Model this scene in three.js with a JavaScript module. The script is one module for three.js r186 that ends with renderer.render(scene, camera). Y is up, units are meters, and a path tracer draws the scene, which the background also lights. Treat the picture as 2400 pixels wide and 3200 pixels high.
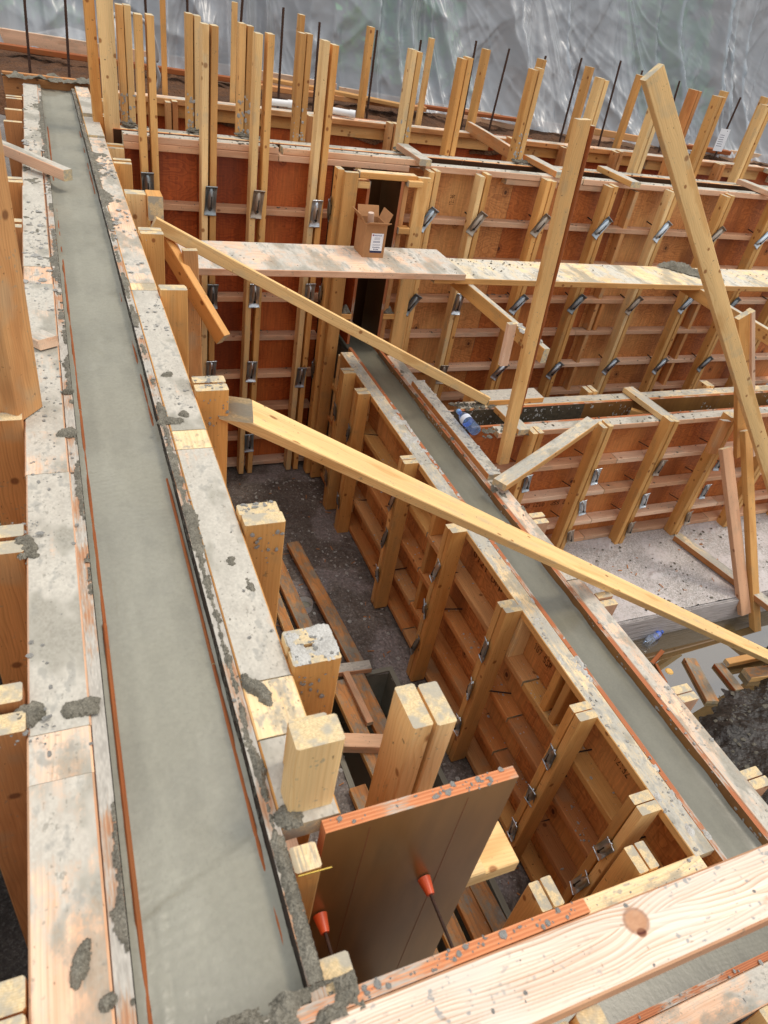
import * as THREE from 'three';
import { mergeGeometries } from 'three/addons/utils/BufferGeometryUtils.js';

// ------------------------------------------------------------------ camera, sky, sun, exposure
const scene = new THREE.Scene();
const CAM_Y = 3.35, FPX = 2210.85;
const RX = [0.91937621, 0.15559234, 0.36130098], RY = [-0.10741638, -0.78425475, 0.61106973], RZ = [0.37842978, -0.60061261, -0.704312];
const camera = new THREE.PerspectiveCamera(2 * Math.atan(1600 / FPX) * 180 / Math.PI, 0.75, 0.05, 400);
camera.position.set(0, CAM_Y, 0);
camera.quaternion.setFromRotationMatrix(new THREE.Matrix4().makeBasis(new THREE.Vector3(...RX), new THREE.Vector3(...RY).negate(), new THREE.Vector3(...RZ).negate()));
camera.focus = 3.4; camera.userData.fStop = 7.5;
const renderer = new THREE.WebGLRenderer({ antialias: true });
renderer.toneMapping = THREE.LinearToneMapping;
renderer.toneMappingExposure = 1.13;
renderer.shadowMap.enabled = true;

// seeded randomness and noise
let seed = 20240611;
const rnd = () => { seed = (seed + 0x6D2B79F5) | 0; let t = Math.imul(seed ^ (seed >>> 15), 1 | seed); t = (t + Math.imul(t ^ (t >>> 7), 61 | t)) ^ t; return ((t ^ (t >>> 14)) >>> 0) / 4294967296; };
const rr = (a, b) => a + (b - a) * rnd();
const TAB = new Float32Array(65536); for (let i = 0; i < 65536; i++) TAB[i] = rnd();
const sm = (t) => t * t * (3 - 2 * t), lerp = (a, b, t) => a + (b - a) * t, clamp = (x, a = 0, b = 1) => x < a ? a : x > b ? b : x;
const step = (a, b, x) => sm(clamp((x - a) / (b - a)));
function vn(x, y, px = 256, py = 256, s = 0) {          // value noise, repeats after px, py cells
  const xi = Math.floor(x), yi = Math.floor(y), fx = sm(x - xi), fy = sm(y - yi);
  const x0 = ((xi % px) + px) % px, x1 = (x0 + 1) % px, y0 = ((yi % py) + py) % py, y1 = (y0 + 1) % py;
  const p0 = x0 * 7919 + s * 3571, p1 = x1 * 7919 + s * 3571, q0 = y0 * 104729, q1 = y1 * 104729;
  const A = TAB[(p0 + q0 + ((x0 * y0) << 3)) & 65535], B = TAB[(p1 + q0 + ((x1 * y0) << 3)) & 65535], C = TAB[(p0 + q1 + ((x0 * y1) << 3)) & 65535], D = TAB[(p1 + q1 + ((x1 * y1) << 3)) & 65535];
  const u = A + (B - A) * fx, w = C + (D - C) * fx; return u + (w - u) * fy;
}
function fbm(x, y, o = 4, px = 256, py = 256, s = 0) { let a = 0.5, v = 0, n = 0; for (let i = 0; i < o; i++) { v += a * vn(x, y, px, py, s + i * 17); n += a; a *= 0.5; x *= 2; y *= 2; px *= 2; py *= 2; } return v / n; }

// overcast sky with soft cloud structure, brightest overhead
{
  const W = 512, H = 256, d = new Float32Array(W * H * 4);
  for (let j = 0; j < H; j++) for (let i = 0; i < W; i++) {
    const el = (j + 0.5) / H * Math.PI - Math.PI / 2, s = Math.sin(el);
    const c = fbm(i / 32, j / 20, 5, 16, 64, 5);
    let L = s > 0 ? (0.56 + 0.78 * s) * (0.74 + 0.56 * c) : 0.3;
    const k = (j * W + i) * 4, b = step(0.45, 0.7, c);
    d[k] = L * lerp(0.97, 1.01, b); d[k + 1] = L * lerp(0.99, 1.0, b); d[k + 2] = L * lerp(1.03, 0.985, b); d[k + 3] = 1;
  }
  const t = new THREE.DataTexture(d, W, H, THREE.RGBAFormat, THREE.FloatType);
  t.mapping = THREE.EquirectangularReflectionMapping; t.magFilter = t.minFilter = THREE.LinearFilter; t.needsUpdate = true;
  scene.background = t; scene.environment = t;
}
const sun = new THREE.DirectionalLight(0xfff3e2, 1.3);
sun.position.set(10, 18, -3.5); sun.target.position.set(2, 0, -3); sun.castShadow = true; sun.shadow.radius = 24; sun.shadow.mapSize.set(2048, 2048);
Object.assign(sun.shadow.camera, { left: -10, right: 10, top: 10, bottom: -10, near: 1, far: 50 });
scene.add(sun); scene.add(sun.target);

// a pixel of the photograph gives a direction; the plane it meets gives the distance
const ray = (u, v) => { const a = u - 1200, b = v - 1600, r = [0, 1, 2].map((i) => a * RX[i] + b * RY[i] + FPX * RZ[i]); return r; };
const V = (x, y, z) => new THREE.Vector3(x, y, z);
const onY = (u, v, Y) => { const r = ray(u, v), k = (Y - CAM_Y) / r[1]; return V(r[0] * k, Y, r[2] * k); };
const onZ = (u, v, Z) => { const r = ray(u, v), k = Z / r[2]; return V(r[0] * k, CAM_Y + r[1] * k, Z); };
const onX = (u, v, X) => { const r = ray(u, v), k = X / r[0]; return V(X, CAM_Y + r[1] * k, r[2] * k); };

// ------------------------------------------------------------------ textures
function tex(w, h, fn, srgb = true) {
  const d = new Uint8Array(w * h * 4);
  for (let j = 0; j < h; j++) for (let i = 0; i < w; i++) { const c = fn(i / w, j / h), k = (j * w + i) * 4; d[k] = clamp(c[0]) * 255; d[k + 1] = clamp(c[1]) * 255; d[k + 2] = clamp(c[2]) * 255; d[k + 3] = c.length > 3 ? clamp(c[3]) * 255 : 255; }
  const t = new THREE.DataTexture(d, w, h); t.wrapS = t.wrapT = THREE.RepeatWrapping; t.magFilter = THREE.LinearFilter; t.minFilter = THREE.LinearMipmapLinearFilter; t.generateMipmaps = true;
  if (srgb) t.colorSpace = THREE.SRGBColorSpace; t.needsUpdate = true; return t;
}
const mix3 = (a, b, t) => [lerp(a[0], b[0], t), lerp(a[1], b[1], t), lerp(a[2], b[2], t)];
const hex = (s) => [parseInt(s.slice(0, 2), 16) / 255, parseInt(s.slice(2, 4), 16) / 255, parseInt(s.slice(4, 6), 16) / 255];
// sawn softwood: growth lines along u, a few knots that push the lines aside
function woodFn(light, dark, knotC, { rings = 13, contrast = 0.5, s = 0, knots = 6, fibre = 0.1, wave = 1, dirt = 0.45, stain = 0.45 } = {}) {
  const K = []; for (let i = 0; i < knots; i++) K.push([rnd(), rnd(), rr(0.004, 0.0075), rr(0.025, 0.055)]);
  return (u, v) => {
    let warp = wave * (fbm(u * 4, v * 2, 3, 4, 2, s) - 0.5) * 0.5 + (fbm(u * 16, v * 4, 2, 16, 4, s + 5) - 0.5) * 0.1, kn = 0, ring = 0;
    for (const [ku, kv, a, b] of K) {
      let du = u - ku, dv = v - kv; du -= Math.round(du); dv -= Math.round(dv);
      const r = Math.sqrt((du / a) ** 2 + (dv / b) ** 2);
      warp += Math.sign(dv || 1) * 0.03 * Math.exp(-r * 0.6); kn = Math.max(kn, 1 - step(0.75, 1.05, r)); ring = Math.max(ring, Math.exp(-((r - 1.05) ** 2) * 30));
    }
    const ph = (v + warp) * rings, fr = ph - Math.floor(ph), late = Math.pow(fr, 2.6) * (1 - step(0.93, 1, fr)) * (0.25 + 1.1 * vn(Math.floor(ph) * 1.7, 3, 256, 256, s)) * (0.6 + 0.8 * vn(u * 9, v * 7, 9, 7, s + 41));
    const fi = (fbm(u * 24, v * 220, 2, 24, 256, s + 3) - 0.5) * fibre, tone = (fbm(u * 3, v * 3, 3, 3, 3, s + 9) - 0.5) * 0.16;
    let c = mix3(light, dark, clamp(late * contrast));
    c = mix3(c, knotC, clamp(kn * 0.7 + ring * 0.3));
    const sp = step(0.74, 0.8, fbm(u * 150, v * 22, 3, 150, 22, s + 61)) * step(0.45, 0.65, fbm(u * 9, v * 4, 3, 9, 4, s + 67)), st = step(0.56, 0.8, fbm(u * 7, v * 3, 5, 7, 3, s + 71));
    const nh = step(0.955, 0.975, vn(u * 210, v * 26, 210, 26, s + 81)); c = mix3(c, hex('4a2f1c'), nh * dirt * 1.2);
    c = mix3(c, dark, st * stain); c = mix3(c, hex('a9a498'), step(0.6, 0.8, fbm(u * 11, v * 2, 5, 11, 2, s + 91)) * dirt * 0.7); c = mix3(c, hex('8c8981'), sp * dirt);
    const m = 1 + fi + tone * 1.3; return [c[0] * m, c[1] * m, c[2] * (m - 0.02)];
  };
}
const T = {};
T.lum = tex(1024, 384, woodFn(hex('efcb94'), hex('cd985a'), hex('8a5428'), { rings: 20, contrast: 0.42, s: 11, knots: 7, wave: 0.5 }));
T.pink = tex(1024, 384, woodFn(hex('e8c5aa'), hex('c79474'), hex('8f5f44'), { rings: 26, contrast: 0.4, s: 23, knots: 3, fibre: 0.13, wave: 0.4 }));
T.old = tex(1024, 384, woodFn(hex('d09a64'), hex('a0683a'), hex('6b4020'), { rings: 24, contrast: 0.45, s: 37, knots: 4, fibre: 0.15, wave: 0.4 }));
const beamWood = woodFn(hex('e2cebf'), hex('a87a5a'), hex('8a5030'), { rings: 34, contrast: 0.7, s: 51, knots: 0, fibre: 0.2, wave: 0.4, stain: 0.08, dirt: 0.25 });
T.end = tex(256, 256, (u, v) => { const r = Math.hypot(u - 0.3, (v + 0.35)) * 40 + fbm(u * 5, v * 5, 3, 5, 5, 3) * 2.2, f = r - Math.floor(r), n = fbm(u * 50, v * 50, 3, 50, 50, 8); const c = mix3(hex('d8c39a'), hex('b8935c'), Math.pow(f, 2) * 0.5), g = step(0.4, 0.66, fbm(u * 5, v * 5, 5, 5, 5, 12)) * 0.75, m = 0.86 + 0.28 * n; return mix3([c[0] * m, c[1] * m, c[2] * m], hex('a09d93'), g); });
// plywood: rotary-cut face with cathedral swirls and dark streaks; layered edge; phenolic film
T.ply = tex(896, 896, (u, v) => {
  const w = fbm(u * 3, v * 9, 4, 3, 9, 61), w2 = fbm(u * 10, v * 3, 3, 10, 3, 64), ph = w * 16 + w2 * 3, f = ph - Math.floor(ph);
  let c = mix3(hex('cb8b50'), hex('9e6032'), Math.pow(f, 2.2) * 0.75);
  c = mix3(c, hex('d8a468'), step(0.54, 0.76, fbm(u * 2, v * 2, 4, 2, 2, 71)) * 0.75);
  c = mix3(c, hex('70401e'), step(0.6, 0.8, fbm(u * 5, v * 1.0, 4, 5, 1, 77)) * 0.45);
  for (const [a, b] of [[0.2, 0.3], [0.62, 0.12], [0.8, 0.7], [0.37, 0.82], [0.5, 0.5]]) { const r = Math.hypot((u - a) * 1.3, v - b) / 0.014; c = mix3(c, hex('3f1d0c'), (1 - step(0.6, 1.2, r)) * 0.8 + Math.exp(-((r - 1.7) ** 2) * 4) * 0.3); }
  const g = (fbm(u * 180, v * 14, 2, 180, 14, 83) - 0.5) * 0.2 + 1; return [c[0] * g, c[1] * g, c[2] * g];
});
const edgeFn = (hi, lo, cem) => (u, v) => { const l = Math.floor(v * 7), f = v * 7 - l, n = fbm(u * 60, v * 18, 4, 60, 18, 90 + (cem * 10 | 0)); let c = mix3(hex(hi), hex(lo), (l % 2 ? 0.55 : 0.05) + 0.5 * n); c = mix3(c, hex('6d3818'), step(0.84, 0.99, f) * 0.5 * step(0.3, 0.6, vn(u * 30, l, 30, 7, 4))); const g = step(0.66 - cem * 0.4, 0.86 - cem * 0.36, fbm(u * 12, v * 1, 5, 12, 1, 95) * 0.7 + n * 0.3), t = 0.85 + 0.3 * fbm(u * 90, v * 8, 3, 90, 8, 99); return mix3(c, [0.68 * t, 0.675 * t, 0.645 * t], g * 0.9); };
T.plyEdge = tex(1024, 48, edgeFn('dd9464', 'bb6c3e', 0.4)); T.plyEdgeC = tex(1024, 48, edgeFn('bd8f6c', '9f7050', 1.0)); T.plyEdgeB = tex(1024, 48, edgeFn('c27a4c', '9a5530', 0.4));
T.film = tex(512, 512, (u, v) => { const n = fbm(u * 4, v * 4, 5, 4, 4, 101), m = fbm(u * 60, v * 9, 3, 60, 9, 104); let c = mix3(hex('7a5230'), hex('a0743f'), n); c = mix3(c, hex('8a7a66'), step(0.6, 0.85, fbm(u * 7, v * 3, 6, 7, 3, 108)) * 0.22); const k = 0.92 + 0.16 * m; return [c[0] * k, c[1] * k, c[2] * k]; });
// top plates: wood under a skin of dried cement with flecks; u is 2 m long, v the board's width
function cementTop(base, s, cover, gray, h = 128) {
  return tex(2048, h, (u, v) => {
    let c = base(u, v * 0.5);
    const big = fbm(u * 12, v * 1, 3, 12, 1, s), mid = fbm(u * 50, v * 4, 5, 50, 4, s + 4), fine = fbm(u * 420, v * 24, 3, 420, 24, s + 8), wipe = fbm(u * 26, v * 14, 3, 26, 14, s + 11);
    const q = big * 0.42 + mid * 0.38 + wipe * 0.2, k = step(0.34 - cover, 0.66 - cover, q + (fine - 0.5) * 0.16), tone = 0.86 + 0.16 * mid + 0.16 * (fine - 0.3);
    c = mix3(c, [gray[0] * tone, gray[1] * tone, gray[2] * tone], k * 0.92);
    c = mix3(c, hex('8f8d86'), step(0.57, 0.72, mid * 0.6 + fbm(u * 130, v * 9, 4, 130, 9, s + 21) * 0.4) * 0.55);
    const edge = Math.max(0, 1 - (1 - v) / 0.35) * 0.1, sm1 = step(0.52, 0.7, fbm(u * 18, v * 1.4, 5, 18, 2, s + 41) + edge + (fine - 0.5) * 0.12); c = mix3(c, mix3(hex('7d796c'), hex('9a968a'), fine), sm1 * 0.62);
    const sp = step(0.7, 0.78, fbm(u * 260, v * 16, 3, 260, 16, s + 29)) * step(0.4, 0.6, fbm(u * 20, v * 2, 3, 20, 2, s + 33)); return mix3(c, hex('67645a'), sp * 0.35);
  });
}
const pinkFn = woodFn(hex('ecc8ad'), hex('c38f6c'), hex('7a4a30'), { rings: 16, contrast: 0.5, s: 123, knots: 0, fibre: 0.12 });
const yelFn = woodFn(hex('efd3a8'), hex('d8ab74'), hex('7d4a22'), { rings: 12, contrast: 0.42, s: 143, knots: 0, fibre: 0.1 });
T.topA = cementTop(pinkFn, 201, 0.24, hex('bcb9ae')); T.topB = cementTop(yelFn, 231, 0.07, hex('aeaca3')); T.topC = cementTop(pinkFn, 261, 0.0, hex('bdb9ae')); T.topD = cementTop(yelFn, 291, -0.14, hex('b5b2a8'));
T.beam = tex(2048, 192, (u, v) => {
  const kn = (cu, cv, a, b) => { const du = (u - cu) * 2 / a, dv = (v - cv) * 0.0905 / b; return [du, dv, Math.hypot(du, dv)]; };
  const [d1, e1, r1] = kn(0.222, 0.34, 0.018, 0.016), [d2, e2, r2] = kn(0.34, 0.78, 0.03, 0.008);
  const sw = Math.exp(-r1 * 0.42) * 0.13 * Math.sign(e1 || 1) + Math.exp(-r2 * 0.35) * 0.07 * Math.sign(e2 || 1);
  let c = beamWood(u, v * 0.55 + sw * (v < 0.02 || v > 0.98 ? 0.9 : 1) + 0.02 * Math.sin(u * 23));
  c = mix3(c, mix3(hex('c79a78'), hex('b07f5c'), fbm(u * 200, v * 20, 3)), 1 - step(0.82, 1.02, r1)); c = mix3(c, hex('7a4a30'), Math.exp(-((r1 - 1.0) ** 2) * 60) * 0.55 + (1 - step(0.7, 1.1, Math.hypot((d1 + 0.1) / 0.45, (e1 - 0.95) / 0.4))) * 0.85);
  c = mix3(c, hex('93603f'), (1 - step(0.5, 1.2, r2)) * 0.5 * step(0.35, 0.6, fbm(u * 160, v * 6, 3, 160, 6, 318)));
  c = mix3(c, hex('d6d2c8'), step(0.5, 0.75, fbm(u * 20, v * 2, 5, 20, 2, 325)) * 0.35);
  const d = step(0.66, 0.76, fbm(u * 220, v * 12, 4, 220, 12, 333)) * step(0.42, 0.6, fbm(u * 14, v * 2, 3, 14, 2, 337)); return mix3(c, hex('878a8b'), d * 0.7);
});
// concrete, soil, slab
T.conc = tex(768, 768, (u, v) => { const a = fbm(u * 4, v * 4, 5, 4, 4, 401), b = fbm(u * 160, v * 160, 3, 160, 160, 407), w = fbm(u * 40, v * 5, 4, 40, 5, 409), d = step(0.5, 0.72, fbm(u * 7, v * 7, 4, 7, 7, 413)), p = step(0.78, 0.85, vn(u * 240, v * 240, 240, 240, 411)) * step(0.45, 0.6, a); const m = 0.95 + 0.14 * (a - 0.5) + 0.07 * (b - 0.5) + 0.08 * (w - 0.5) - 0.05 * d; return mix3([0.592 * m, 0.582 * m, 0.525 * m], hex('77746a'), p * 0.18); });
T.concH = tex(640, 640, (u, v) => { const a = fbm(u * 60, v * 8, 4, 60, 8, 421), b = fbm(u * 110, v * 110, 3, 110, 110, 425), p = step(0.8, 0.9, vn(u * 180, v * 180, 180, 180, 428)), c = fbm(u * 14, v * 14, 4, 14, 14, 429); const arc = Math.sin(Math.hypot(u - 0.5 + 0.3 * Math.sin(v * 12.566), (v * 4) % 1 - 0.5) * 90 + c * 5) * step(0.45, 0.7, fbm(u * 4, v * 4, 3, 4, 4, 437)); const h = a * 0.35 + b * 0.25 + c * 0.3 + arc * 0.05 - p * 0.06 + 0.1; return [h, h, h]; }, false);
T.concR = tex(512, 512, (u, v) => { const r = 0.34 + 0.4 * step(0.4, 0.66, fbm(u * 5, v * 5, 5, 5, 5, 431)) + 0.12 * (fbm(u * 50, v * 9, 3, 50, 9, 434) - 0.5); return [0, r, 0]; }, false);
T.mort = tex(512, 512, (u, v) => { const a = fbm(u * 8, v * 8, 4, 8, 8, 441), b = fbm(u * 80, v * 80, 3, 80, 80, 446); const c = mix3(hex('545045'), hex('9f998a'), a * 0.5 + b * 0.7 - 0.1); return c; });
T.dry = tex(256, 256, (u, v) => { const a = fbm(u * 6, v * 6, 4, 6, 6, 447), b = fbm(u * 60, v * 60, 3, 60, 60, 449); return mix3(hex('9b9891'), hex('dcdad4'), a * 0.5 + b * 0.6 - 0.05); });
T.mortH = tex(512, 512, (u, v) => { const b = fbm(u * 70, v * 70, 4, 70, 70, 452); return [b, b, b]; }, false);
T.soil = tex(768, 768, (u, v) => {
  const a = fbm(u * 5, v * 5, 5, 5, 5, 461), b = fbm(u * 120, v * 120, 3, 120, 120, 466), p = step(0.62, 0.7, fbm(u * 160, v * 160, 2, 160, 160, 469));
  let c = mix3(hex('453d37'), hex('7c7269'), a); c = mix3(c, hex('938a88'), step(0.53, 0.66, fbm(u * 4, v * 4, 5, 4, 4, 475)) * 0.7); c = mix3(c, hex('a5a09c'), p * 0.35); const m = 0.75 + 0.5 * b; return [c[0] * m, c[1] * m, c[2] * m];
});
T.soilH = tex(512, 512, (u, v) => { const b = fbm(u * 50, v * 50, 4, 50, 50, 482); return [b, b, b]; }, false);
T.earth = tex(512, 512, (u, v) => { const a = fbm(u * 6, v * 6, 5, 6, 6, 491), b = fbm(u * 70, v * 70, 3, 70, 70, 495); const c = mix3(hex('3c2615'), hex('7d5230'), a * 0.7 + b * 0.5 - 0.15); return c; });
T.slab = tex(640, 640, (u, v) => {
  const a = fbm(u * 4, v * 4, 5, 4, 4, 501), p = step(0.6, 0.66, fbm(u * 90, v * 90, 3, 90, 90, 506)), q = step(0.56, 0.68, fbm(u * 3, v * 3, 5, 3, 3, 511)), b = fbm(u * 200, v * 200, 2, 200, 200, 513);
  let c = mix3(hex('b5aeac'), hex('cbc4c1'), a); c = mix3(c, hex('98938c'), p * 0.4); c = mix3(c, hex('7b776e'), q * step(0.4, 0.6, b) * 0.5); return c;
});
T.steelH = tex(256, 256, (u, v) => { const b = fbm(u * 9, v * 9, 4, 9, 9, 541); return [b, b, b]; }, false);
T.rust = tex(256, 256, (u, v) => { const b = fbm(u * 12, v * 40, 4, 12, 40, 551); return mix3(hex('2e2320'), hex('5d3c2a'), b); });
T.card = tex(256, 256, (u, v) => { const b = fbm(u * 60, v * 6, 3, 60, 6, 561), a = fbm(u * 4, v * 4, 4, 4, 4, 566); const m = 0.9 + 0.12 * a + 0.05 * b; return [0.69 * m, 0.5 * m, 0.33 * m]; });

// ------------------------------------------------------------------ materials
const S = (o) => new THREE.MeshStandardMaterial(o), P = (o) => new THREE.MeshPhysicalMaterial(o);
const tints = (map, list, rough) => list.map((c, i) => S({ name: 'wood' + i, map, color: new THREE.Color(c), roughness: rough }));
const M = {
  lum: tints(T.lum, ['#ffffff', '#f6e6d0', '#ecd8ba', '#fffaf0', '#e0c7a4', '#f4d9b4', '#e6c69c', '#d8bf9f'], 0.62),
  pink: tints(T.pink, ['#ffffff', '#eee2da', '#ded2c8', '#fff3e6', '#e6d3c2'], 0.7),
  old: tints(T.old, ['#ffffff', '#f0e2d6', '#ffe9d0', '#e0cdbf'], 0.66),
  end: S({ name: 'end_grain', map: T.end, roughness: 0.8 }),
  ply: [0, 1, 2].map((i) => S({ name: 'plywood', map: T.ply, color: new THREE.Color(['#ffffff', '#f0d2bc', '#e9c6a8'][i]), roughness: 0.55 })),
  plyRed: [0, 1].map((i) => S({ name: 'plywood', map: T.ply, color: new THREE.Color(['#ecb08a', '#dd9c74'][i]), roughness: 0.5 })),
  plyEdge: S({ name: 'plywood_edge', map: T.plyEdge, roughness: 0.7 }), plyEdgeC: S({ name: 'plywood_edge', map: T.plyEdgeC, roughness: 0.8 }), plyEdgeB: S({ name: 'plywood_edge', map: T.plyEdgeB, roughness: 0.7 }),
  film: S({ name: 'form_film', map: T.film, roughness: 0.3 }),
  filmDark: S({ name: 'wet_shaded_form_film', map: T.film, color: new THREE.Color('#4d4640'), roughness: 0.75 }),  // film darkened for wetness and for shade painted into its colour
  filmGrey: S({ name: 'cement_coated_film', map: T.mort, color: new THREE.Color('#b9ab98'), roughness: 0.7 }),
  filmMid: S({ name: 'used_form_film', map: T.film, color: new THREE.Color('#86786a'), roughness: 0.45 }),
  topA: S({ name: 'cement_on_pink', map: T.topA, roughness: 0.8 }), topB: S({ name: 'cement_on_yellow', map: T.topB, roughness: 0.78 }), topC: S({ name: 'cement_on_old', map: T.topC, roughness: 0.8 }), topD: S({ name: 'cement_specks', map: T.topD, roughness: 0.72 }),
  beam: S({ name: 'rough_beam', map: T.beam, roughness: 0.72 }),
  conc: S({ name: 'fresh_concrete', map: T.conc, roughness: 1, roughnessMap: T.concR, bumpMap: T.concH, bumpScale: 0.003 }),
  mort: S({ name: 'mortar', map: T.mort, roughness: 0.85, bumpMap: T.mortH, bumpScale: 0.005 }),
  dry: S({ name: 'dried_mortar', map: T.dry, roughness: 0.9, bumpMap: T.mortH, bumpScale: 0.003 }),
  soil: S({ name: 'wet_soil', map: T.soil, roughness: 0.62, bumpMap: T.soilH, bumpScale: 0.012 }),
  gravel: S({ name: 'wet_gravel', map: T.soil, color: new THREE.Color('#6f6c68'), roughness: 0.5, bumpMap: T.soilH, bumpScale: 0.012 }),
  earth: S({ name: 'earth', map: T.earth, roughness: 0.95, bumpMap: T.soilH, bumpScale: 0.02 }),
  slab: S({ name: 'footing_slab', map: T.slab, roughness: 0.75, bumpMap: T.soilH, bumpScale: 0.006 }),
  cast: S({ name: 'cast_concrete', map: T.conc, color: new THREE.Color('#f2f1ee'), roughness: 0.8 }),
  steel: S({ name: 'galvanised_steel', color: new THREE.Color(0.6, 0.63, 0.66), metalness: 1, roughness: 0.32, bumpMap: T.steelH, bumpScale: 0.0015 }),
  steels: [['#8f969c', 0.34], ['#a5abb0', 0.28], ['#757a7c', 0.45], ['#8d8378', 0.5]].map(([c, r]) => S({ name: 'galvanised_steel', color: new THREE.Color(c).multiplyScalar(1.6), metalness: 1, roughness: r, bumpMap: T.steelH, bumpScale: 0.0015 })),
  slot: S({ name: 'dark_slot', color: new THREE.Color(0.02, 0.017, 0.015), roughness: 0.7 }),
  rust: S({ name: 'rusty_bar', map: T.rust, roughness: 0.75, metalness: 0.2 }),
  wire: S({ name: 'dark_wire', color: new THREE.Color(0.03, 0.024, 0.02), roughness: 0.6, metalness: 0.4 }),
  card: S({ name: 'cardboard', map: T.card, roughness: 0.85 }),
  white: S({ name: 'white_plastic', color: new THREE.Color(0.72, 0.73, 0.73), roughness: 0.4 }),
  orange: S({ name: 'orange_plastic', color: new THREE.Color(0.8, 0.11, 0.03), roughness: 0.4 }),
};
const pick = (a) => Array.isArray(a) ? a[Math.floor(rnd() * a.length)] : a;

// ------------------------------------------------------------------ builders
const used = {};
const numbered = (n) => { const k = used[n] = (used[n] ?? -1) + 1; return k ? n + '_' + String(k).padStart(3, '0') : n; };
const shade = (o) => { o.castShadow = o.receiveShadow = true; return o; };
function thing(name, label, category, base = [0, 0, 0], group) {
  const o = new THREE.Group(); o.name = numbered(name); o.position.set(...base); o.userData = { label, category }; if (group) o.userData.group = group; scene.add(o); return o;
}
function solo(mesh, name, label, category, group, kind) { mesh.name = numbered(name); Object.assign(mesh.userData, kind === 'structure' ? { kind } : { label, category }); if (kind) mesh.userData.kind = kind; if (group) mesh.userData.group = group; shade(mesh); scene.add(mesh); return mesh; }
function put(parent, mesh, name) { mesh.name = name; if (parent) { let w = V(0, 0, 0); for (let p = parent; p && p !== scene; p = p.parent) w.add(p.position); mesh.position.sub(w); parent.add(mesh); } return shade(mesh); }
// a sawn board along x: L long, t thick (y), w wide (z), bevelled arrises. groups: 0 sides, 1 ends, 2 top
function boardGeo(L, t, w, { c = 0.003, us = 1.6, vs = 0.2, topLen = 2, cut0 = 0, cut1 = 0, bow = 0.0022 } = {}) {
  c = Math.min(c, t * 0.3, w * 0.3);
  const y = t / 2, z = w / 2, ring = [[y, -z + c], [y, z - c], [y - c, z], [-y + c, z], [-y, z - c], [-y, -z + c], [-y + c, -z], [y - c, -z]];
  const pos = [], nor = [], uv = [], uo = rnd(), vo = rnd(), to = rnd(); let per = 0; const runs = { 0: [], 1: [], 2: [] };
  const xa = (p) => -L / 2 + cut0 * (p[0] / y * 0.5 + 0.5), xb = (p) => L / 2 - cut1 * (p[0] / y * 0.5 + 0.5);
  const push = (g, pts) => runs[g].push(...pts);
  const N = L > 0.7 ? 6 : 1, by = (rnd() - 0.5) * bow * L, bz = (rnd() - 0.5) * bow * L, bend = (x, p) => { const k = 1 - (2 * x / L) ** 2; return [x, p[0] + by * k, p[1] + bz * k]; };
  for (let k = 0; k < 8; k++) {
    const a = ring[k], b = ring[(k + 1) % 8], len = Math.hypot(b[0] - a[0], b[1] - a[1]), ny = b[1] - a[1], nz = a[0] - b[0], nl = Math.hypot(ny, nz), n = [0, ny / nl, nz / nl], g = k === 0 ? 2 : 0;
    const q = (p, x, s) => ({ p: bend(x, p), n, uv: g === 2 ? [(x + L / 2) / topLen + to, p[1] / w + 0.5, (x + L / 2) / us + uo, (per + s) / vs + vo] : [(x + L / 2) / us + uo, (per + s) / vs + vo] });
    for (let i = 0; i < N; i++) { const A = q(a, lerp(xa(a), xb(a), i / N), 0), B = q(b, lerp(xa(b), xb(b), i / N), len), C = q(b, lerp(xa(b), xb(b), (i + 1) / N), len), D = q(a, lerp(xa(a), xb(a), (i + 1) / N), 0); push(g, [A, B, C, A, C, D]); }
    per += len;
  }
  for (const e of [-1, 1]) { const pts = ring.map((p) => ({ p: [e < 0 ? xa(p) : xb(p), p[0], p[1]], n: [e, 0, 0], uv: [p[0] / 0.12 + uo, p[1] / 0.12 + vo] })); for (let k = 1; k < 7; k++) push(1, e < 0 ? [pts[0], pts[k + 1], pts[k]] : [pts[0], pts[k], pts[k + 1]]); }
  return { runs, make(filmTop) {
    const g = new THREE.BufferGeometry(); let n = 0;
    for (const k of [0, 1, 2]) { for (const v of runs[k]) { pos.push(...v.p); nor.push(...v.n); if (k === 2 && !filmTop) uv.push(v.uv[2], v.uv[3]); else uv.push(v.uv[0], v.uv[1]); } g.addGroup(n, runs[k].length, k); n += runs[k].length; }
    g.setAttribute('position', new THREE.Float32BufferAttribute(pos, 3)); g.setAttribute('normal', new THREE.Float32BufferAttribute(nor, 3)); g.setAttribute('uv', new THREE.Float32BufferAttribute(uv, 2)); return g;
  } };
}
function boardMesh(L, t, w, mat, { top, end, ...o } = {}) { mat = pick(mat); return new THREE.Mesh(boardGeo(L, t, w, o).make(!!top), [mat, end || M.end, top || mat]); }
// board filling a box in world axes, grain along the given axis
function bx(parent, name, x0, x1, y0, y1, z0, z1, axis, mat, o = {}) {
  const dx = x1 - x0, dy = y1 - y0, dz = z1 - z0; let m;
  if (axis === 'x') m = boardMesh(dx, dy, dz, mat, o);
  else if (axis === 'z') { m = boardMesh(dz, dy, dx, mat, o); m.rotation.y = Math.PI / 2; }
  else { m = boardMesh(dy, dx, dz, mat, o); m.rotation.z = Math.PI / 2; }
  const j = o.jit ?? 0.0015; m.rotation.x += rr(-j, j); m.rotation.y += rr(-j, j); m.rotation.z += rr(-j, j);
  m.position.set((x0 + x1) / 2, (y0 + y1) / 2, (z0 + z1) / 2);
  return put(parent, m, name);
}
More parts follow.
